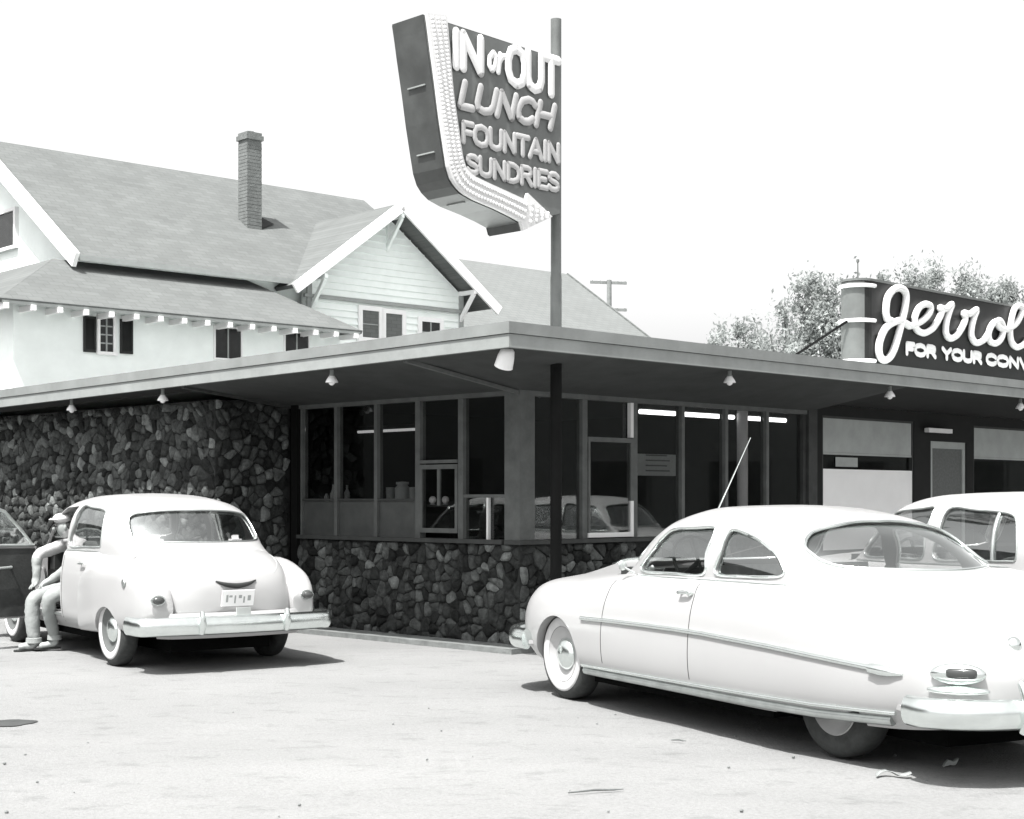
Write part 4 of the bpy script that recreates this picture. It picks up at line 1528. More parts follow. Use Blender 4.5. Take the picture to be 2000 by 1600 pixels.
def build_cabin(root, st, xs, warp, zfloor, side_wins, rear_win, wind, paint, doorway=None, trim=M_chrome, trim_r=.011):
    sxx = [q[0] for q in st]
    rows = []
    for x in xs:
        P = [(pchip(sxx, [q[1][k][0] for q in st], x), pchip(sxx, [q[1][k][1] for q in st], x)) for k in range(len(st[0][1]))]
        h = half_section(P, 7)[1:]
        rows.append([warp(x, y, z) for y, z in h] + [warp(x, -y, z) for y, z in h[-2::-1]])
    nr = len(rows[0])
    sh = MB()
    for r_ in rows:
        sh.v += r_
    for i in range(len(rows) - 1):
        for j in range(nr - 1):
            sh.f.append((i * nr + j, i * nr + j + 1, (i + 1) * nr + j + 1, (i + 1) * nr + j))
    me0 = sh.mesh('cabin_src')
    flip = False
    top = me0.polygons[(len(rows) // 2) * (nr - 1) + nr // 2]
    if top.normal.z < 0:
        sh.f = [f[::-1] for f in sh.f]
        flip = True
        bpy.data.meshes.remove(me0)
        me0 = sh.mesh('cabin_src')
    verts = [v.co.copy() for v in me0.vertices]
    norms = [v.normal.copy() for v in me0.vertices]
    polys = [tuple(p.vertices) for p in me0.polygons]
    bpy.data.meshes.remove(me0)
    bvh = BVHTree.FromPolygons(verts, polys)
    N0 = len(verts)
    sl_ = MB()
    sl_.v = [tuple(v) for v in verts] + [tuple(v - n * .026) for v, n in zip(verts, norms)]
    sl_.f = list(polys) + [tuple(i + N0 for i in reversed(f)) for f in polys]
    L_ = len(rows)
    border = [j for j in range(nr)] + [i * nr + nr - 1 for i in range(1, L_)] + [(L_ - 1) * nr + j for j in range(nr - 2, -1, -1)] + [i * nr for i in range(L_ - 2, 0, -1)]
    for a, b in zip(border, border[1:] + border[:1]):
        sl_.f.append((a, b, b + N0, a + N0) if flip else (b, a, a + N0, b + N0))
    me1 = sl_.mesh('cabin')
    cab = link('cabin', me1, paint)
    cutters = []
    for pl, s in side_wins:
        cutters.append(prism_y(pl, .25 * s, 1.3 * s))
    cutters.append(prism_x(rear_win, -2.6, -.9))
    cutters.append(prism_x(wind, .15, 1.6))
    if doorway:
        cutters.append(doorway)
    cut(cab, cutters)
    shade(cab.data, 32)
    cab.parent = root
    # glass: patches of the same surface
    def glass(test, name, off=.016):
        g = MB()
        idx = {}
        for p in polys:
            c = Vector((0, 0, 0))
            for i in p:
                c += verts[i]
            c /= len(p)
            if test(c):
                f = []
                for i in p:
                    if i not in idx:
                        idx[i] = len(g.v)
                        g.v.append(tuple(verts[i] - norms[i] * off))
                    f.append(idx[i])
                g.f.append(tuple(f))
        if g.f:
            return g.build(name, M_carglass, root, smooth=80)
    for pl, s in side_wins:
        gp = grow(pl, .03)
        glass(lambda c: c.y * s > .2 and inside(gp, c.x, c.z), 'side_window')
        ring = project_side(bvh, dens([*rounded(pl, 2)], 1), .002, s)
        if len(ring) > 6:
            MB().tube(ring, trim_r, 6, closed=True).build('window_trim', trim, root, smooth=60)
    gp2 = grow(rear_win, .03)
    glass(lambda c: c.x < -.9 and inside(gp2, c.y, c.z), 'rear_window')
    ring = project_dir(bvh, rounded(rear_win, 3), -4, 1, .002)
    MB().tube(ring, trim_r, 6, closed=True).build('window_trim', trim, root, smooth=60)
    gp3 = grow(wind, .03)
    glass(lambda c: c.x > .15 and inside(gp3, c.y, c.z), 'windshield')
    ring = project_dir(bvh, rounded(wind, 3), 4, -1, .002)
    if len(ring) > 6:
        MB().tube(ring, trim_r, 6, closed=True).build('window_trim', trim, root, smooth=60)
    return cab, bvh

def bench(root, x, yw, zs, zt):
    prof = [(x + .48, zs - .16), (x + .50, zs - .03), (x + .44, zs + .02), (x + .06, zs), (x - .02, zs + .1), (x - .10, zt - .03), (x - .15, zt), (x - .21, zt - .03), (x - .16, zs - .16)]
    prism_y(rounded(prof, 3), -yw, yw).build('seat', M_seat, root, smooth=35)

def steering(root, x, y, z, r=.2):
    M = Matrix.Translation((x, y, z)) @ Matrix.Rotation(R(-62), 4, 'Y')
    pts = [M @ Vector((r * math.cos(a), r * math.sin(a), 0)) for a in lin(0, 2 * math.pi * 23 / 24, 24)]
    mb = MB().tube(pts, .013, 8, closed=True)
    mb.bar(M @ Vector((-r, 0, 0)), M @ Vector((r, 0, 0)), .02, .015)
    mb.tube([M @ Vector((0, 0, 0)), M @ Vector((0, 0, -.5))], .02, 8)
    mb.build('steering_wheel', M_dash, root, smooth=50)

def bumper(root, path, zc, h=.075, d=.045, name='bumper'):
    sec = [(d * math.cos(a), h * math.sin(a)) for a in lin(0, 2 * math.pi * 13 / 14, 14)]
    pts = catmull([(p[0], p[1], zc) for p in path], 6)
    return MB().sweep(pts, sec).build(name, M_chrome, root, smooth=60)

# ---- Big two-door fastback coupe in the foreground
hC, hA = (1.883, 11.06), math.atan2(.885, -.465)
coupe = thing('coupe', 'big low white two-door coupe with chrome side trim parked nearest the camera', 'car', (hC[0], hC[1], 0), hA)
HS = [
    (-2.78, [(.30, .40), (.40, .44), (.44, .52), (.42, .58), (.30, .63), (.16, .66), (0, .67)]),
    (-2.70, [(.56, .34), (.66, .42), (.69, .54), (.65, .64), (.48, .74), (.25, .79), (0, .80)]),
    (-2.50, [(.70, .29), (.80, .40), (.835, .56), (.79, .70), (.62, .84), (.33, .90), (0, .915)]),
    (-2.10, [(.80, .255), (.90, .38), (.92, .58), (.87, .78), (.70, .95), (.38, 1.0), (0, 1.015)]),
    (-1.60, [(.86, .245), (.945, .37), (.962, .60), (.91, .85), (.78, 1.01), (.45, 1.06), (0, 1.075)]),
    (-.90, [(.89, .24), (.965, .36), (.98, .60), (.94, .87), (.84, 1.03), (.5, 1.07), (0, 1.09)]),
    (0.0, [(.89, .24), (.965, .36), (.98, .60), (.94, .87), (.84, 1.025), (.5, 1.06), (0, 1.09)]),
    (.80, [(.88, .245), (.955, .36), (.97, .60), (.93, .84), (.82, .985), (.5, 1.05), (0, 1.085)]),
    (1.50, [(.86, .26), (.93, .37), (.945, .60), (.90, .81), (.76, .935), (.40, 1.01), (0, 1.085)]),
    (2.05, [(.80, .29), (.87, .40), (.885, .60), (.83, .79), (.68, .905), (.36, .955), (0, 1.05)]),
    (2.32, [(.68, .33), (.76, .44), (.78, .60), (.73, .74), (.60, .845), (.34, .86), (0, .91)]),
    (2.46, [(.46, .40), (.54, .46), (.56, .58), (.52, .68), (.42, .75), (.22, .76), (0, .79)]),
    (2.51, [(.22, .48), (.28, .52), (.30, .58), (.27, .64), (.20, .68), (.1, .69), (0, .70)]),
]
hxs = sorted(set(lin(-2.78, -2.45, 12) + lin(-2.45, 2.2, 60) + lin(2.2, 2.51, 12)))
mb = loft(HS, hxs, 6)
bm_ = mb.mesh('body')
fix_normals(bm_)
hbvh = BVHTree.FromPolygons([v.co.copy() for v in bm_.vertices], [tuple(p.vertices) for p in bm_.polygons])
hbody = link('body', bm_, M_paint)
hcut = [MB().box(-1.55, .95, -.74, .74, .38, 1.4)]
for s in (-1, 1):
    arch = []
    for i in range(24):
        a = math.pi * i / 23
        arch.append((1.55 + .385 * math.cos(a), .30 + .36 * math.sin(a)))
    arch = [(1.935, .0)] + arch + [(1.165, .0)]
    hcut.append(prism_y(arch, .56 * s, 1.2 * s))
    hcut.append(cyl_y(-1.575, .33, .40, .56 * s, .90 * s))
cut(hbody, hcut)
shade(hbody.data, 35)
hbody.parent = coupe
def hz_roof(x):
    return pchip([-2.0, -1.85, -1.6, -1.3, -.9, -.3, .1, .4, .65, .85, .99, 1.06], [1.02, 1.09, 1.23, 1.37, 1.475, 1.53, 1.525, 1.48, 1.37, 1.22, 1.10, 1.04], x)
def cab_st(xl, zr, zb, wfun, lean=.0):
    st = []
    for x in xl:
        h = zr(x) - zb
        w = wfun(x)
        st.append((x, [(w, zb), (w * .985, zb + .28 * h), (w * .93, zb + .58 * h), (w * .80, zb + .82 * h), (w * .52, zb + .955 * h), (w * .25, zb + .99 * h), (0, zb + h)]))
    return st
hx = [-2.0, -1.85, -1.6, -1.3, -.9, -.3, .1, .4, .65, .85, .99, 1.06]
hcab_st = cab_st(hx, hz_roof, .98, lambda x: pchip([-2.0, -1.6, -1.0, 0, .6, 1.06], [.62, .74, .80, .81, .79, .72], x))
def hwarp(x, y, z):
    q = (y / .8) ** 2
    if x > 0:
        return (x - .22 * q * min(1, x / .9), y, z)
    return (x + .42 * q * min(1, max(0, (-x - .7) / 1.2)), y, z)
side_f = rounded([(.545, 1.055), (.43, 1.19), (.30, 1.315), (.18, 1.355), (-.08, 1.368), (-.30, 1.362), (-.29, 1.20), (-.275, 1.06), (.1, 1.05)], 3)
side_r = rounded([(-.425, 1.07), (-.445, 1.20), (-.47, 1.35), (-.62, 1.345), (-.82, 1.295), (-1.0, 1.215), (-1.10, 1.13), (-1.09, 1.085), (-.95, 1.07), (-.7, 1.065)], 3)
hrear = rounded([(-.60, 1.15), (-.66, 1.22), (-.64, 1.29), (-.52, 1.365), (-.25, 1.415), (0, 1.425), (.25, 1.415), (.52, 1.365), (.64, 1.29), (.66, 1.22), (.60, 1.15), (.3, 1.135), (0, 1.13), (-.3, 1.135)], 2)
hwind = rounded([(-.62, 1.11), (-.64, 1.2), (-.54, 1.36), (-.3, 1.415), (0, 1.425), (.3, 1.415), (.54, 1.36), (.64, 1.2), (.62, 1.11), (0, 1.10)], 2)
hcx = sorted(set(lin(-2.0, -1.0, 34) + lin(-1.0, .3, 40) + lin(.3, 1.06, 28)))
build_cabin(coupe, hcab_st, hcx, hwarp, .98, [(side_f, 1), (side_r, 1), (side_f, -1), (side_r, -1)], hrear, hwind, M_paint)
for x, y in ((1.575, .76), (-1.575, .665)):
    for s in (1, -1):
        make_wheel(coupe, x, y * s, .355, s, w=.19, whitewall=x > 0)
bench(coupe, -.05, .66, .72, 1.10)
bench(coupe, -1.15, .60, .70, 1.08)
steering(coupe, .39, .38, 1.11, .21)
MB().box(.62, .95, -.7, .7, .80, 1.06).build('dashboard', M_dash, coupe)
MB().box(-1.5, .93, -.735, .735, .385, .42).build('floor', M_underside, coupe)
MB().box(-1.60, -1.30, -.50, .50, .99, 1.04).build('parcel_shelf', M_seat, coupe)
MB().box(-2.3, 2.1, -.52, .52, .15, .30).build('underbody_blocker', M_underside, coupe)  # low pans added to keep light out from under the car
MB().box(-1.1, 1.1, -.84, .84, .19, .30).build('underbody_blocker', M_underside, coupe)
# trims
for s in (1, -1):
    tl = [(1.10, .672), (.75, .680), (.26, .685), (-.2, .685), (-.52, .681), (-1.2, .658), (-1.7, .632), (-2.1, .608)]
    MB().tube(project_side(hbvh, dens(tl, 8), .004, s), .017, 8).build('side_trim', M_chrome, coupe, smooth=60)
    tp = project_side(hbvh, [(-2.1, .606), (-2.17, .602), (-2.24, .597), (-2.33, .59)], .006, s)
    if len(tp) > 2:
        MB().tube(tp, [.03, .036, .03, .01][:len(tp)], 8).build('trim_spear', M_chrome, coupe, smooth=60)
    rk = [(1.14, .315), (.3, .325), (-.6, .332), (-1.6, .343), (-2.25, .362)]
    MB().tube(project_side(hbvh, dens(rk, 10), .004, s), .013, 8).build('sill_trim', M_chrome, coupe, smooth=60)
    lower = project_side(hbvh, dens([(1.14, .275), (.3, .28), (-.6, .283), (-1.6, .29), (-2.2, .315)], 10), .002, s)
    MB().tube(lower, .032, 8, rz=.35 if False else 1.0).build('sill_panel', M_chrome_dull, coupe, smooth=60)
    # shut lines
    dl = [(-.345, .36), (-.345, .6), (-.345, .85), (-.35, 1.0)]
    MB().tube(project_side(hbvh, dens(dl, 8), -.002, s), .0045, 5).build('door_gap', M_black, coupe)
    dl = [(.80, .36), (.80, .6), (.79, .8), (.77, .97)]
    MB().tube(project_side(hbvh, dens(dl, 8), -.002, s), .0045, 5).build('door_gap', M_black, coupe)
    # skirt line of the covered rear wheel
    sk = [(-1.575 + .42 * math.cos(a), .36 + .40 * math.sin(a)) for a in lin(.1, math.pi - .1, 22)]
    MB().tube(project_side(hbvh, sk, -.0035, s), .0045, 5).build('skirt_gap', M_blind, coupe)
    # door handle
    hp = project_side(hbvh, [(-.20, .925), (-.25, .93), (-.31, .93)], .035, s)
    if len(hp) == 3:
        mb = MB().tube([hp[0] - Vector((0, .035 * s, 0)), hp[0], hp[1], hp[2]], [.013, .013, .014, .009], 8)
        mb.ball(hp[2] - Vector((0, .02 * s, 0)), .026, 10, 6)
        mb.build('door_handle', M_chrome, coupe, smooth=50)
    # tail light
    dr_ = Vector((1.0, -.62 * s, 0)).normalized()
    hit = hbvh.ray_cast(Vector((-2.60, .74 * s, .615)) - dr_ * 1.5, dr_)
    n_ = hit[1] if hit[1].dot(dr_) < 0 else -hit[1]
    n_ = Vector((n_.x, n_.y, 0)).normalized()
    t_ = n_.cross(Vector((0, 0, 1))).normalized()
    def fr_(a, b, c):
        return hit[0] + t_ * a + n_ * b + Vector((0, 0, c))
    house_ = MB()
    q_ = MB().ball((0, 0, 0), 1.0, 20, 12)
    house_.v = [tuple(fr_(v[0] * .15, v[1] * .045 + .004, v[2] * .062)) for v in q_.v]
    house_.f = q_.f
    lens = house_.build('tail_light', M_chrome, coupe, smooth=60)
    q_ = MB().ball((0, 0, 0), 1.0, 20, 12)
    lm = MB()
    for k_, (a_, w_) in enumerate(((.02 * -s, .085),)):
        o_ = len(lm.v)
        lm.v += [tuple(fr_(a_ + math.copysign(abs(v[0]) ** .6, v[0]) * w_, v[1] * .03 + .032, .006 + math.copysign(abs(v[2]) ** .6, v[2]) * .032)) for v in q_.v]
        lm.f += [tuple(i_ + o_ for i_ in f_) for f_ in q_.f]
    lm.build('lens', M_lens, lens, smooth=60)
    fl_ = MB()
    fl_.v = [tuple(fr_(v[0] * .17, v[1] * .05, v[2] * .03 - .09)) for v in q_.v]
    fl_.f = q_.f
    fl_.build('lamp_base', M_chrome, lens, smooth=60)
    # headlight
    M = Matrix.Translation((2.36, .60 * s, .68)) @ Matrix.Rotation(R(90), 4, 'Y')
    hl = MB().lathe([(.11, -.08), (.115, .0), (.10, .02)], 24, M).build('headlight', M_chrome, coupe, smooth=50)
    MB().lathe([(.10, .015), (.07, .045), (.001, .055)], 24, M).build('lens', M_blind, hl, smooth=60)
# trunk lid seam
seam = []
for x, y in ((-1.66, .60), (-1.9, .615), (-2.1, .60), (-2.3, .565), (-2.45, .52), (-2.58, .47), (-2.66, .43)):
    hit = hbvh.ray_cast(Vector((x, y, 2)), Vector((0, 0, -1)))
    if hit[0]:
        seam.append(hit[0] - hit[1] * (.001 if hit[1].z > 0 else -.001))
sd = catmull(seam, 5)
MB().tube(sd, .005, 5).build('trunk_seam', M_blind, coupe)
MB().tube([Vector((p.x, -p.y, p.z)) for p in sd], .005, 5).build('trunk_seam', M_blind, coupe)
# rear bumper, guards, ornament
rb = [(-2.44, .945), (-2.56, .95), (-2.70, .88), (-2.82, .70), (-2.90, .35), (-2.92, 0), (-2.90, -.35), (-2.82, -.70), (-2.70, -.88), (-2.56, -.95), (-2.44, -.945)]
bumper(coupe, rb, .41, .085, .05, 'rear_bumper')
for s in (1, -1):
    y = .53 * s
    MB().tube([(-2.89, y, .31), (-2.93, y, .41), (-2.92, y, .50), (-2.86, y, .58)], [.035, .045, .04, .02], 10).build('bumper_guard', M_chrome, coupe, smooth=60)
for zz, w in ((.60, .30), (.57, .28), (.54, .26)):
    MB().sweep(catmull([(-2.80, w, zz), (-2.825, 0, zz), (-2.80, -w, zz)], 6), [(.012 * math.cos(a), .009 * math.sin(a)) for a in lin(0, 6.28 * 5 / 6, 6)]).build('rear_grille_bar', M_chrome_dull, coupe, smooth=60)
MB().ball((-2.68, .40, .76), .045, 14, 10, (1, 1.0, 1.1)).build('backup_lamp', M_chrome, coupe, smooth=60)
MB().ball((-2.68, -.40, .76), .045, 14, 10, (1, 1.0, 1.1)).build('backup_lamp', M_chrome, coupe, smooth=60)
fb = [(2.02, .93), (2.28, .90), (2.48, .76), (2.60, .4), (2.63, 0), (2.60, -.4), (2.48, -.76), (2.28, -.90), (2.02, -.93)]
bumper(coupe, fb, .44, .085, .045, 'front_bumper')
for s in (1, -1):
    MB().tube([(2.62, .45 * s, .30), (2.66, .45 * s, .42), (2.64, .45 * s, .56)], [.03, .04, .025], 10).build('bumper_guard', M_chrome, coupe, smooth=60)
for k in range(4):
    MB().sweep(catmull([(2.36, .48, .50 + k * .055), (2.52, 0, .50 + k * .055), (2.36, -.48, .50 + k * .055)], 6), [(.012 * math.cos(a), .010 * math.sin(a)) for a in lin(0, 6.28 * 5 / 6, 6)]).build('grille_bar', M_chrome, coupe, smooth=60)
def pan(root, path, xi, z, paint, name):
    pts = catmull([(p[0], p[1], 0) for p in path], 6)
    poly = [(p.x, p.y * .985) for p in pts] + [(xi, pts[-1].y * .9), (xi, pts[0].y * .9)]
    o_ = MB().prism(poly, lambda a, b: (a, b, z), lambda a, b: (a, b, z + .03)).build(name, paint, root)
    fix_normals(o_.data)
pan(coupe, rb, -2.2, .385, M_paint, 'rear_valance')
pan(coupe, fb, 1.98, .40, M_paint, 'front_valance')
# hood bulge with ornament, mirror, aerial
MB().tube(catmull([(1.05, 0, 1.083), (1.5, 0, 1.088), (2.05, 0, 1.052), (2.32, 0, .915)], 6), .02, 8).build('hood_strip', M_chrome, coupe, smooth=60)
mir = MB().tube([(.62, .79, 1.03), (.66, .86, 1.075)], .009, 6).build('mirror_arm', M_chrome, coupe, smooth=60)
MB().lathe([(.001, -.012), (.03, -.008), (.038, .0), (.034, .006), (.001, .006)], 16, Matrix.Translation((.66, .865, 1.085)) @ Matrix.Rotation(R(90), 4, 'Y')).build('mirror', M_chrome_dull, mir, smooth=50)
for s in (1, -1):
    MB().tube([(.86, .2 * s, 1.13), (.76, .45 * s, 1.20), (.70, .58 * s, 1.24)], .007, 6).build('wiper', M_dash, coupe)
ae = Vector((.62, .12, 1.36))
MB().tube([ae, ae + Vector((-.40, -.08, .66))], [.008, .004], 6).build('aerial', M_chrome, coupe, smooth=60)
for s in (1, -1):
    MB().tube(project_side(hbvh, dens([(.60, 1.015), (-.3, 1.025), (-1.2, 1.03)], 10), .0, s), .008, 6).build('belt_moulding', M_chrome, coupe, smooth=60)

# ---- sedans
def make_sedan(root, paint, open_door):
    SS = [
        (-2.44, [(.28, .48), (.34, .52), (.36, .58), (.34, .66), (.26, .74), (.14, .78), (0, .79)]),
        (-2.37, [(.46, .42), (.54, .48), (.56, .58), (.54, .70), (.45, .83), (.25, .90), (0, .915)]),
        (-2.20, [(.56, .37), (.64, .45), (.66, .60), (.64, .78), (.56, .93), (.33, 1.01), (0, 1.035)]),
        (-1.90, [(.64, .32), (.71, .42), (.73, .62), (.71, .85), (.64, 1.01), (.40, 1.09), (0, 1.12)]),
        (-1.40, [(.70, .29), (.77, .40), (.79, .64), (.78, .90), (.71, 1.06), (.45, 1.12), (0, 1.14)]),
        (-.70, [(.76, .27), (.84, .39), (.86, .64), (.84, .92), (.77, 1.075), (.48, 1.11), (0, 1.12)]),
        (.30, [(.76, .27), (.84, .39), (.86, .64), (.84, .91), (.77, 1.07), (.48, 1.11), (0, 1.12)]),
        (.95, [(.74, .28), (.80, .40), (.82, .64), (.79, .88), (.70, 1.04), (.44, 1.10), (0, 1.13)]),
        (1.60, [(.66, .31), (.70, .42), (.71, .64), (.67, .87), (.56, 1.00), (.36, 1.06), (0, 1.09)]),
        (2.05, [(.56, .35), (.60, .45), (.61, .62), (.57, .82), (.47, .94), (.30, .99), (0, 1.02)]),
        (2.22, [(.40, .42), (.45, .50), (.46, .60), (.42, .74), (.34, .84), (.2, .88), (0, .90)]),
        (2.28, [(.22, .5), (.26, .54), (.27, .6), (.25, .68), (.2, .74), (.12, .76), (0, .77)]),
    ]
    xs = sorted(set(lin(-2.44, -2.1, 12) + lin(-2.1, 1.95, 46) + lin(1.95, 2.28, 10)))
    mb = loft(SS, xs, 6)
    me = mb.mesh('body')
    fix_normals(me)
    bvh = BVHTree.FromPolygons([v.co.copy() for v in me.vertices], [tuple(p.vertices) for p in me.polygons])
    body = link('body', me, paint)
    cutters = [MB().box(-1.5, .95, -.69, .69, .40, 1.5)]
    if open_door:
        cutters.append(MB().box(-.10, .80, .5, 1.2, .42, 1.5))
    for s in (1, -1):
        for x in (1.5, -1.5):
            cutters.append(cyl_y(x, .30, .41, .50 * s, 1.0 * s))
    cut(body, cutters)
    shade(body.data, 35)
    body.parent = root
    # fenders
    def fender(pts, wheel_x, wheel_cut_z, r, name):
        for s in (1, -1):
            sx = [p[0] for p in pts]
            mb = MB()
            nseg, n = 30, 22
            for i in range(nseg + 1):
                x = pts[0][0] + (pts[-1][0] - pts[0][0]) * i / nseg
                yi, yo, zb_, zt_ = [pchip(sx, [p[k] for p in pts], x) for k in (1, 2, 3, 4)]
                cy, cz, hy, hz = (yi + yo) / 2, (zb_ + zt_) / 2, (yo - yi) / 2, (zt_ - zb_) / 2
                for j in range(n):
                    a = 2 * math.pi * j / n
                    ca_, sa = math.cos(a), math.sin(a)
                    e = .62
                    mb.v.append((x, s * (cy + hy * math.copysign(abs(ca_) ** e, ca_)), cz + hz * math.copysign(abs(sa) ** e, sa)))
            for i in range(nseg):
                for j in range(n):
                    mb.f.append((i * n + j, i * n + (j + 1) % n, (i + 1) * n + (j + 1) % n, (i + 1) * n + j))
            mb.f.append(tuple(range(n)))
            mb.f.append(tuple(nseg * n + j for j in range(n)))
            fm = mb.mesh(name)
            fix_normals(fm)
            fo = link(name, fm, paint)
            cut(fo, [cyl_y(wheel_x, wheel_cut_z, r, .3 * s, 1.3 * s)])
            shade(fo.data, 40)
            fo.parent = root
    fender([(-2.40, .60, .80, .50, .68), (-2.33, .58, .85, .42, .78), (-2.15, .55, .895, .36, .90), (-1.7, .55, .915, .31, 1.0), (-1.2, .60, .91, .29, 1.0), (-.85, .68, .885, .28, .93), (-.62, .76, .862, .28, .82)], -1.5, .20, .36, 'rear_fender')
    fender([(.72, .74, .85, .29, .84), (1.0, .60, .885, .29, .97), (1.5, .52, .91, .31, 1.02), (1.95, .50, .885, .36, .98), (2.22, .52, .82, .42, .86), (2.32, .58, .76, .50, .76)], 1.5, .26, .385, 'front_fender')
    # cabin
    zr = lambda x: pchip([-1.90, -1.80, -1.66, -1.50, -1.36, -1.1, -.4, .1, .42, .62, .80, .95, 1.02], [1.06, 1.14, 1.28, 1.42, 1.52, 1.585, 1.63, 1.62, 1.58, 1.47, 1.30, 1.14, 1.06], x)
    xl = [-1.90, -1.80, -1.66, -1.50, -1.36, -1.1, -.4, .1, .42, .62, .80, .95, 1.02]
    st = cab_st(xl, zr, 1.02, lambda x: pchip([-1.9, -1.5, -1.0, 0, .6, 1.02], [.70, .755, .785, .79, .765, .70], x))
    def warp(x, y, z):
        q = (y / .78) ** 2
        if x > 0:
            return (x - .14 * q * min(1, x / .9), y, z)
        return (x + .24 * q * min(1, max(0, (-x - .9) / .8)), y, z)
    wf = rounded([(.70, 1.10), (.60, 1.24), (.46, 1.41), (.36, 1.465), (.1, 1.49), (-.07, 1.49), (-.06, 1.3), (-.05, 1.10), (.3, 1.095)], 3)
    wr = rounded([(-.20, 1.10), (-.21, 1.3), (-.23, 1.49), (-.5, 1.485), (-.82, 1.465), (-.96, 1.42), (-1.02, 1.30), (-1.04, 1.13), (-.95, 1.105), (-.6, 1.10)], 3)
    rear = rounded([(-.60, 1.17), (-.64, 1.24), (-.62, 1.36), (-.55, 1.425), (-.3, 1.455), (0, 1.46), (.3, 1.455), (.55, 1.425), (.62, 1.36), (.64, 1.24), (.60, 1.17), (.3, 1.16), (0, 1.158), (-.3, 1.16)], 2)
    wind = rounded([(-.62, 1.16), (-.64, 1.25), (-.55, 1.44), (-.3, 1.485), (0, 1.49), (.3, 1.485), (.55, 1.44), (.64, 1.25), (.62, 1.16), (0, 1.15)], 2)
    wins = [(wr, 1), (wf, -1), (wr, -1)]
    doorway = None
    if open_door:
        doorway = prism_y([(-.10, .9), (-.10, 1.50), (.28, 1.48), (.40, 1.40), (.68, 1.09), (.74, .9)], .3, 1.2)
    else:
        wins.insert(0, (wf, 1))
    cxs = sorted(set(lin(-1.9, -1.2, 30) + lin(-1.2, .3, 40) + lin(.3, 1.02, 26)))
    cab, cb = build_cabin(root, st, cxs, warp, 1.02, wins, rear, wind, paint, doorway, trim=M_chrome_dull, trim_r=.008)
    if not open_door:
        for s in (1, -1):
            dv = project_side(cb, dens([(-.80, 1.105), (-.79, 1.3), (-.775, 1.465)], 4), -.006, s)
            MB().tube(dv, .016, 6).build('window_divider', M_chrome_dull, root, smooth=60)
    for x in (1.5, -1.5):
        for s in (1, -1):
            make_wheel(root, x, .775 * s, .345, s, w=.17, rim=M_rim_shaded)
    bench(root, .02, .62, .66, 1.12)
    bench(root, -1.15, .60, .66, 1.10)
    steering(root, .46, .36, 1.06, .2)
    MB().box(.66, .95, -.66, .66, .82, 1.10).build('dashboard', M_dash, root)
    MB().box(-1.48, .93, -.685, .685, .405, .43).build('floor', M_underside, root)
    MB().box(-1.62, -1.30, -.50, .50, 1.08, 1.115).build('parcel_shelf', M_seat, root)
    MB().box(-2.1, 1.9, -.50, .50, .16, .40).build('underbody_blocker', M_underside, root)  # low pans added to block light beneath the sedan
    MB().box(-1.05, 1.05, -.74, .74, .20, .40).build('underbody_blocker', M_underside, root)
    # side details
    for s in (1, -1):
        if s == -1 or not open_door:
            MB().tube(project_side(bvh, dens([(.80, .42), (.80, .7), (.80, 1.0)], 8), -.002, s), .0045, 5).build('door_gap', M_black, root)
        MB().tube(project_side(bvh, dens([(-.14, .33), (-.14, .7), (-.14, 1.04)], 8), -.002, s), .0045, 5).build('door_gap', M_black, root)
        MB().tube(project_side(bvh, dens([(.80, 1.052), (.0, 1.055), (-1.0, 1.06), (-1.4, 1.06)] if (s < 0 or not open_door) else [(-.12, 1.055), (-1.0, 1.06), (-1.4, 1.06)], 8), .0, s), .010, 6).build('belt_moulding', M_chrome_dull, root, smooth=60)
        hp = project_side(bvh, [(-.68, .93), (-.74, .935), (-.80, .935)], .035, s)
        if len(hp) == 3:
            MB().tube([hp[0] - Vector((0, .035 * s, 0)), hp[0], hp[1], hp[2]], [.011, .011, .012, .008], 8).build('door_handle', M_chrome_dull, root, smooth=50)
        tl = MB().lathe([(.05, -.05), (.052, .02), (.045, .05), (.02, .062), (.001, .064)], 16, Matrix.Translation((-2.385, .745 * s, .66)) @ Matrix.Rotation(R(-90), 4, 'Y') @ Matrix.Diagonal((.75, 1.1, 1, 1))).build('tail_light', M_lens, root, smooth=50)
        MB().lathe([(.052, .0), (.064, .012), (.062, .024), (.050, .024)], 18, Matrix.Translation((-2.385, .745 * s, .66)) @ Matrix.Rotation(R(-90), 4, 'Y') @ Matrix.Diagonal((.75, 1.1, 1, 1)), False).build('bezel', M_chrome, tl, smooth=50)
        hl = MB().lathe([(.10, -.1), (.105, .0), (.09, .02)], 20, Matrix.Translation((2.27, .67 * s, .68)) @ Matrix.Rotation(R(90), 4, 'Y')).build('headlight', M_chrome, root, smooth=50)
        MB().lathe([(.09, .015), (.06, .04), (.001, .048)], 20, Matrix.Translation((2.27, .67 * s, .68)) @ Matrix.Rotation(R(90), 4, 'Y')).build('lens', M_blind, hl, smooth=60)
    MB().lathe([(.001, .012), (.035, .010), (.042, 0)], 16, Matrix.Translation((-1.98, .905, .80)) @ Matrix.Rotation(R(-90), 4, 'X')).build('fuel_cap', M_chrome_dull, root, smooth=50)
    # bumpers
    rbp = [(-2.20, .955), (-2.40, .945), (-2.52, .86), (-2.58, .5), (-2.60, 0), (-2.58, -.5), (-2.52, -.86), (-2.40, -.945), (-2.20, -.955)]
    bumper(root, rbp, .43, .085, .04, 'rear_bumper')
    fbp = [(2.10, .94), (2.32, .92), (2.46, .78), (2.52, .4), (2.54, 0), (2.52, -.4), (2.46, -.78), (2.32, -.92), (2.10, -.94)]
    bumper(root, fbp, .45, .08, .04, 'front_bumper')
    pan(root, rbp, -2.0, .40, paint, 'rear_valance')
    pan(root, fbp, 1.95, .42, paint, 'front_valance')
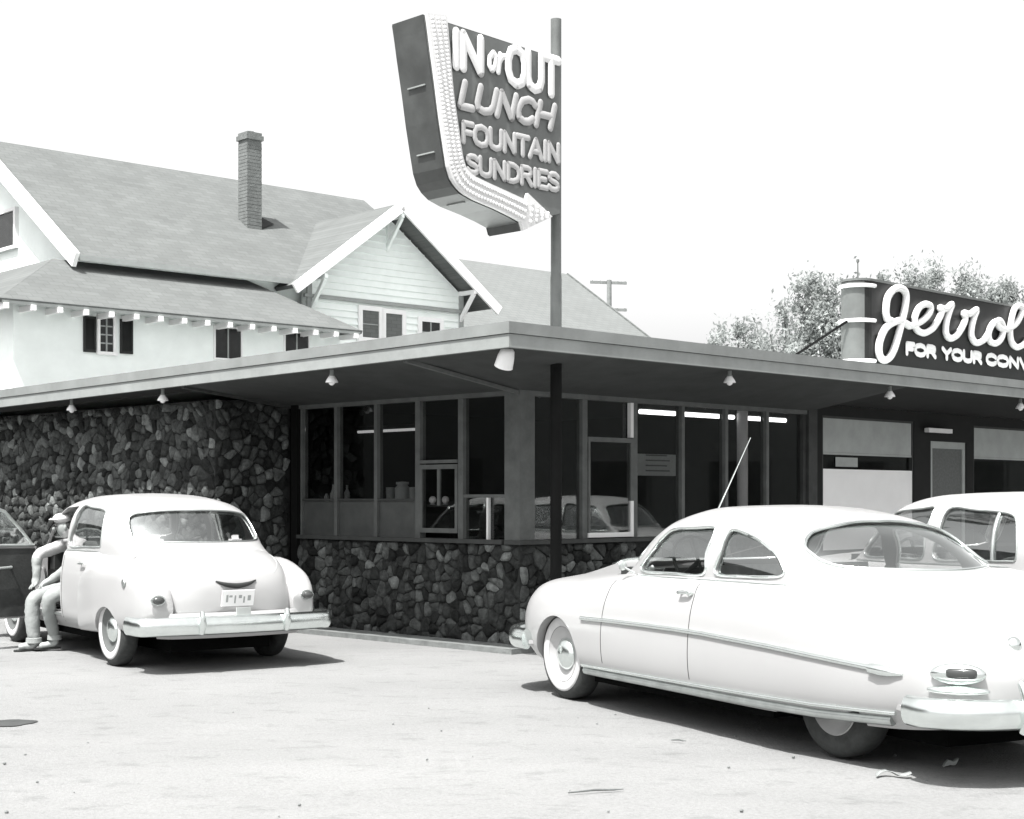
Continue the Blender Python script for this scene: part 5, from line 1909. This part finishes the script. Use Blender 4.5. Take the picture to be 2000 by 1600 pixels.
    for s in (1, -1):
        MB().tube([(-2.61, .42 * s, .36), (-2.645, .42 * s, .45), (-2.63, .42 * s, .56)], [.025, .035, .02], 10).build('bumper_guard', M_chrome, root, smooth=60)
    # panel under the trunk
    MB().sweep(catmull([(-2.28, .70, .42), (-2.42, .55, .42), (-2.48, 0, .42), (-2.42, -.55, .42), (-2.28, -.70, .42)], 6), [(.05 * math.cos(a), .12 * math.sin(a)) for a in lin(0, 6.28 * 9 / 10, 10)]).build('rear_apron', paint, root, smooth=60)
    # trunk ornament and handle
    pts = project_dir(bvh, [(.20, .815), (.12, .785), (.0, .772), (-.12, .785), (-.20, .815)], -4, 1, .008)
    MB().tube(catmull(pts, 4), [.006 + .018 * math.sin(math.pi * i / 16) for i in range(17)], 8).build('trunk_handle', M_dash, root, smooth=50)
    # number plate
    pp = project_dir(bvh, [(0, .66)], -4, 1, .03)[0]
    pm = Matrix.Translation(pp) @ Matrix.Rotation(R(-14), 4, 'Y')
    mbp = MB().box(-.006, .006, -.16, .16, -.075, .075)
    mbp.v = [tuple(pm @ Vector(v)) for v in mbp.v]
    plate = mbp.build('number_plate', M_whiteboard, root)
    mbp = MB()
    for y, dz, w, h in ((.11, .0, .02, .07), (.075, .02, .03, .02), (.03, -.01, .014, .075), (-.02, .015, .03, .03), (-.06, -.015, .014, .06), (-.11, 0, .03, .05)):
        mbp.box(-.009, -.0065, y - w / 2, y + w / 2, dz - h / 2, dz + h / 2)
    mbp.v = [tuple(pm @ Vector(v)) for v in mbp.v]
    mbp.build('plate_marks', M_blind, plate)
    mbp = MB().box(-2.60, -2.58, -.07, .07, .50, .58).build('plate_tag', M_blind, root)
    # trunk lid seam
    seam = []
    for x, y in ((-1.78, .56), (-2.0, .58), (-2.15, .55), (-2.27, .49), (-2.35, .42)):
        hit = bvh.ray_cast(Vector((x, y, 2)), Vector((0, 0, -1)))
        if hit[0]:
            seam.append(hit[0])
    sdm = catmull(seam, 5)
    for s in (1, -1):
        MB().tube([Vector((p.x, p.y * s, p.z)) for p in sdm], .004, 5).build('trunk_seam', M_blind, root)
    if open_door:
        # driver's door swung wide open, dark trim inside
        dmx = Matrix.Translation((.80, .84, 0)) @ Matrix.Rotation(R(-82), 4, 'Z')
        # door-local: hinge at origin, door runs to -x, outside is +y
        lo = [(0, .32), (-.88, .32), (-.88, 1.08), (0, 1.07)]
        dp = MB().prism(lo, lambda a, b: (a, 0.0, b), lambda a, b: (a, -.06, b))
        dp.v = [tuple(dmx @ Vector(v)) for v in dp.v]
        dobj = dp.build('door', paint, root)
        fix_normals(dobj.data)
        lo2 = [(-.02, .34), (-.86, .34), (-.86, 1.06), (-.02, 1.05)]
        q = MB().prism(lo2, lambda a, b: (a, -.062, b), lambda a, b: (a, -.075, b))
        q.v = [tuple(dmx @ Vector(v)) for v in q.v]
        q = q.build('door_trim', M_doorpanel, dobj)
        fix_normals(q.data)
        wpts = [(-.02, 1.07), (-.16, 1.25), (-.34, 1.44), (-.48, 1.49), (-.72, 1.50), (-.86, 1.49), (-.87, 1.3), (-.88, 1.08)]
        wfrm = MB().tube([dmx @ Vector((a, -.03, b)) for a, b in wpts], .018, 8)
        wfrm.build('door_window_frame', M_chrome_dull, dobj, smooth=50)
        gl = MB().prism(wpts, lambda a, b: (a, -.028, b), lambda a, b: (a, -.032, b))
        gl.v = [tuple(dmx @ Vector(v)) for v in gl.v]
        gl.build('door_glass', M_carglass, dobj)
        MB().tube([dmx @ Vector(p) for p in ((-.30, -.08, .86), (-.30, -.12, .86), (-.62, -.12, .84), (-.62, -.08, .84))], .014, 8).build('arm_rest', M_chrome_dull, dobj, smooth=50)
        MB().tube([dmx @ Vector(p) for p in ((-.03, -.075, 1.085), (-.87, -.075, 1.09))], .014, 8).build('door_cap', M_chrome_dull, dobj, smooth=50)
        MB().box(-.09, .79, .70, .86, .395, .418).build('door_sill', M_chrome_dull, root)
    return bvh

sA = R(90 + 35)
sC = (-3.94, 16.165)
sedan = thing('sedan', 'white rounded sedan seen from behind with its driver door open', 'car', (sC[0], sC[1], 0), sA)
make_sedan(sedan, M_paint2, True)
for k, (y, w, h, lab) in enumerate(((.40, .11, .07, 'pale box on the rear shelf behind the left side of the sedan rear window'), (-.42, .10, .06, 'pale box on the rear shelf behind the right side of the sedan rear window'))):
    o = MB().box(-.05, .05, -w / 2, w / 2, 0, h)
    o.prism([(-.02, h), (.02, h), (.03, h + .03), (-.01, h + .04)], lambda a, b: (a, -.03, b), lambda a, b: (a, .03, b))
    o = o.build('shelf_box', M_whiteboard, None)
    o.matrix_world = Matrix.Translation((sC[0], sC[1], 0)) @ Matrix.Rotation(sA, 4, 'Z') @ Matrix.Translation((-1.50, y, 1.117))
    tag(o, lab, 'box', 'boxes on the sedan rear shelf')

c3 = (3.95, 12.70)
sedan2 = thing('parked_sedan', 'white sedan behind the big coupe, mostly its roof and windows in view', 'car', (c3[0], c3[1], 0), hA)
make_sedan(sedan2, M_paint2, False)

def copy_tree(o, parent=None):
    c = o.copy()
    col.objects.link(c)
    c.parent = parent
    for ch_ in list(o.children):
        copy_tree(ch_, c)
    return c
sedan3 = copy_tree(sedan2)
sedan3.location = (8.4, 17.3, 0)
sedan3.rotation_euler = (0, 0, hA + R(12))
sedan3['label'] = 'white sedan off to the right, seen only mirrored in the diner windows'

# ------------------------------------------------------------------ seated man in the sedan doorway
person = thing('person', 'person in white shirt, cap and pale trousers sitting sideways in the open sedan doorway', 'person', (sC[0], sC[1], 0), sA)
J = {
    'pelvis': (.26, .42, .66, .15), 'belly': (.29, .44, .84, .145), 'chest': (.36, .51, 1.03, .16), 'neck': (.40, .585, 1.17, .065),
    'head': (.43, .64, 1.25, .09), 'crown': (.44, .66, 1.34, .085),
    'hipL': (.37, .56, .62, .115), 'kneeL': (.36, .99, .56, .088), 'shinL': (.35, 1.0, .32, .082), 'ankL': (.34, .985, .13, .068), 'heelL': (.335, .965, .058, .044), 'toeL': (.35, 1.15, .042, .038),
    'hipR': (.15, .56, .62, .115), 'kneeR': (.10, .92, .58, .09), 'shinR': (.16, .88, .36, .072), 'ankR': (.25, .80, .16, .06), 'heelR': (.26, .79, .075, .042), 'toeR': (.28, .96, .05, .036),
    'shL': (.50, .58, 1.10, .078), 'elL': (.44, .92, .99, .066), 'wrL': (.40, .94, .76, .042), 'palmL': (.39, .95, .69, .040),
    'shR': (.18, .54, 1.10, .078), 'elR': (.05, .70, .88, .062), 'wrR': (.16, .86, .74, .040), 'palmR': (.18, .92, .70, .040),
}
names = list(J)
edges = [('pelvis', 'belly'), ('belly', 'chest'), ('chest', 'neck'), ('neck', 'head'), ('head', 'crown'),
         ('pelvis', 'hipL'), ('hipL', 'kneeL'), ('kneeL', 'shinL'), ('shinL', 'ankL'), ('ankL', 'heelL'), ('heelL', 'toeL'),
         ('pelvis', 'hipR'), ('hipR', 'kneeR'), ('kneeR', 'shinR'), ('shinR', 'ankR'), ('ankR', 'heelR'), ('heelR', 'toeR'),
         ('chest', 'shL'), ('shL', 'elL'), ('elL', 'wrL'), ('wrL', 'palmL'), ('chest', 'shR'), ('shR', 'elR'), ('elR', 'wrR'), ('wrR', 'palmR')]
for sd_, px_ in (('L', 1), ('R', 1)):
    b = Vector(J['palm' + sd_][:3])
    for k in range(4):
        n1, n2 = 'f%s%da' % (sd_, k), 'f%s%db' % (sd_, k)
        off = (k - 1.5) * .019
        ln = (.055, .065, .062, .048)[k]
        J[n1] = (b.x + off, b.y + ln * .75, b.z - .02, .0095)
        J[n2] = (b.x + off * 1.1, b.y + ln * 1.1, b.z - .055, .0085)
        edges += [('palm' + sd_, n1), (n1, n2)]
    tn = 't%sa' % sd_
    sgn = -1 if sd_ == 'L' else 1
    J[tn] = (b.x + sgn * .05, b.y + .02, b.z - .01, .010)
    J['t%sb' % sd_] = (b.x + sgn * .055, b.y + .05, b.z - .03, .009)
    edges += [('palm' + sd_, tn), (tn, 't%sb' % sd_)]
names = list(J)
pm = bpy.data.meshes.new('body')
pm.from_pydata([J[n][:3] for n in names], [(names.index(a), names.index(b)) for a, b in edges], [])
po = bpy.data.objects.new('body', pm)
col.objects.link(po)
sk = po.modifiers.new('skin', 'SKIN')
for i, n in enumerate(names):
    r = J[n][3]
    pm.skin_vertices[0].data[i].radius = (r, r)
    pm.skin_vertices[0].data[i].use_root = (n == 'pelvis')
po.modifiers.new('sub', 'SUBSURF').levels = 2
apply_mods(po)
me = po.data
for m_ in (M_shirt, M_trouser, M_skin, M_shoe, M_vest):
    me.materials.append(m_)
def near_seg(p, a, b):
    a, b = Vector(a), Vector(b)
    t = max(0, min(1, (p - a).dot(b - a) / max(1e-9, (b - a).length_squared)))
    return (p - a.lerp(b, t)).length
def region(a, b):
    s = {a, b}
    if s & {'heelL', 'heelR', 'toeL', 'toeR'}:
        return 3
    if s == {'elL', 'wrL'} or s == {'elR', 'wrR'}:
        return 2
    if s & {'kneeL', 'kneeR', 'hipL', 'hipR', 'shinL', 'shinR'}:
        return 1
    if 'neck' in s or 'head' in s or 'wrL' in s or 'wrR' in s or 'palmL' in s or 'palmR' in s or a[0] in 'ft' or b[0] == 't':
        return 2 if s != {'chest', 'neck'} else 0
    return 0
segs = [(Vector(J[a][:3]), Vector(J[b][:3]), region(a, b), (J[a][3] + J[b][3]) / 2, {a, b} <= {'pelvis', 'belly', 'chest'}) for a, b in edges]
for p in me.polygons:
    c = p.center
    best = min(segs, key=lambda s: near_seg(c, s[0], s[1]) / s[3])
    p.material_index = best[2]
    if best[2] == 0 and c.z < .80:
        p.material_index = 1
    if best[2] == 0 and best[4]:
        p.material_index = 4
    p.use_smooth = True
for v_ in me.vertices:      # cloth folds
    if v_.co.z < 1.12:
        q_ = v_.co * 16
        v_.co += v_.normal * (.007 * noise.noise((q_.x, q_.y, q_.z * 1.6)) + .006 * noise.noise((q_.x * 2.3, q_.y * 2.3, q_.z * 1.4)))
po.parent = person
# cap, hair, face details (the head looks out to the car's left, +y)
hx_, hy_, hz_ = .435, .555, 1.0
MB().ball((.44, .655, 1.365), .098, 16, 10, (1, 1, .6)).build('cap', M_hat, person, smooth=60)
MB().lathe([(.001, .012), (.06, .01), (.078, .0), (.06, -.006)], 18, Matrix.Translation((.445, .72, 1.355)) @ Matrix.Diagonal((.9, 1.0, 1, 1))).build('cap_peak', M_hat, person, smooth=60)
MB().ball((.43, .61, 1.28), .088, 14, 8, (1, .8, .9)).build('hair', M_dash, person, smooth=60)
for (ax_, ay_, az_, r0_) in ((.34, .985, .105, .079), (.25, .80, .135, .070)):
    MB().lathe([(r0_ - .012, .035), (r0_, .03), (r0_ + .004, -.02), (r0_ - .004, -.022), (r0_ - .02, -.01)], 20, Matrix.Translation((ax_, ay_, az_)), False).build('trouser_cuff', M_trouser, person, smooth=60)
for (x_, y_) in ((.343, 1.06), (.272, .875)):
    q_ = rounded([(-.04, -.12), (.0, -.14), (.04, -.12), (.035, 0), (.05, .08), (.0, .135), (-.05, .08), (-.035, 0)], 3)
    MB().prism([(x_ + a, y_ + b) for a, b in q_], lambda a, b: (a, b, .004 if y_ > 1 else .02), lambda a, b: (a, b, .02 if y_ > 1 else .036)).build('shoe_sole', M_dash, person)
MB().lathe([(.075, 0), (.082, .012), (.078, .03), (.066, .032)], 20, Matrix.Translation((.395, .575, 1.135)) @ Matrix.Rotation(R(-12), 4, 'X'), False).build('collar', M_shirt, person, smooth=60)
fc = MB()
fc.ball((.40, .735, 1.288), .012, 8, 6).ball((.46, .735, 1.288), .012, 8, 6)
fc.build('eyes', M_dash, person, smooth=60)
fc = MB().ball((.43, .745, 1.258), .017, 8, 6, (.8, 1.3, 1.2)).ball((.342, .655, 1.268), .022, 8, 6, (.5, .8, 1.2)).ball((.52, .655, 1.268), .022, 8, 6, (.5, .8, 1.2))
fc.build('nose_and_ears', M_skin, person, smooth=60)
MB().box(.405, .455, .728, .736, 1.215, 1.223).build('mouth', M_dash, person)

# ------------------------------------------------------------------ small things on the ground
def gpt(px, py):
    Y = 3000 * EYE / (py - 975)
    return ((px - 1000) / 3000 * Y, Y)
x, y = gpt(1742, 1518)
sc_ = MB()
n = 7
for j in range(2):
    for i in range(n):
        t = i / (n - 1)
        sc_.v.append((-.09 + .19 * t, -.02 + .04 * j + .035 * math.sin(t * 5), .006 + .03 * abs(math.sin(t * 4.2 + j * .4))))
for i in range(n - 1):
    sc_.f.append((i, i + 1, n + i + 1, n + i))
o = sc_.build('paper_scrap', M_paper, None, smooth=60)
so = o.modifiers.new('s', 'SOLIDIFY')
so.thickness = .004
apply_mods(o)
o.location = (x, y, .0)
tag(o, 'crumpled pale scrap lying at the edge of the coupe shadow', 'scrap')
x, y = gpt(1856, 1498)
o = MB().prism(rounded([(-.04, 0), (-.01, .04), (.02, .03), (.05, .05), (.03, .01), (.0, .012)], 2), lambda a, b: (a, 0, b), lambda a, b: (a, .03, b)).build('paper_scrap', M_paper, None)
o.location = (x, y, 0.0)
tag(o, 'tiny pale scrap in the dark shadow under the coupe tail', 'scrap')
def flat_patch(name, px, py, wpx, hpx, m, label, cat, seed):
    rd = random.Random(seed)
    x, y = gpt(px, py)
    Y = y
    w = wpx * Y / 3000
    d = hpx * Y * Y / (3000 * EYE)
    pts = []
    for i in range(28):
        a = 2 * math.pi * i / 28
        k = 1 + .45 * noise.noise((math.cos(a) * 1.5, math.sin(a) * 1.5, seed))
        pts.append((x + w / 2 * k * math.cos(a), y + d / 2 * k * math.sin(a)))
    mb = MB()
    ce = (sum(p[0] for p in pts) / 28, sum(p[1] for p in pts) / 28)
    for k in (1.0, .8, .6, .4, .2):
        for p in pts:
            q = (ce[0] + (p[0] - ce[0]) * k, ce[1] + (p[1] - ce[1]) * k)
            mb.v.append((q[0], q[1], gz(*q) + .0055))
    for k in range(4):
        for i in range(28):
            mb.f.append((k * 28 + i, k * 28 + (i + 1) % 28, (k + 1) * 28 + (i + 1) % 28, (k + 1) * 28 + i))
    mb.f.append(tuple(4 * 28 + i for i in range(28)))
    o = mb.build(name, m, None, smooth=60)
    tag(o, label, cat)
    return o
flat_patch('painted_shadow', 5, 1411, 135, 13, M_painted_shadow, 'dark oval shadow painted on the paving at the left edge of the picture', 'shadow_patch', 3)  # cast shadow of something out of frame, painted as a dark patch
# pebbles and grit
pb = MB()
rd = random.Random(9)
for i in range(45):
    px, py = rd.uniform(-40, 2040), 1340 + 300 * rd.random() ** .8
    x, y = gpt(px, py)
    s = rd.uniform(.004, .013)
    pb.ball((x, y, s * .4 - .004), s, 5, 4, (1, rd.uniform(.7, 1.4), .7))
o = pb.build('pebbles', mat('grit', .16, .95, var=.4, scale=20), None)
o['kind'] = 'stuff'
tag(o, 'scattered grit and pebbles on the pale paving', 'pebbles')
for k, (px, py, lab) in enumerate(((1165, 1548, 'thin dark twig on the paving near the bottom edge'), (1325, 1449, 'small dark twig near the edge of the coupe shadow'))):
    x, y = gpt(px, py)
    a = (.3, -.5)[k]
    l = (.16, .05)[k]
    o = MB().tube([(-l, 0, .008), (0, .012, .012), (l * .6, -.004, .01), (l, .01, .008)], [.004, .006, .005, .002], 6).build('twig', M_bark, None, smooth=50)
    o.location = (x, y, 0)
    o.rotation_euler = (0, 0, a)
    tag(o, lab, 'twig')
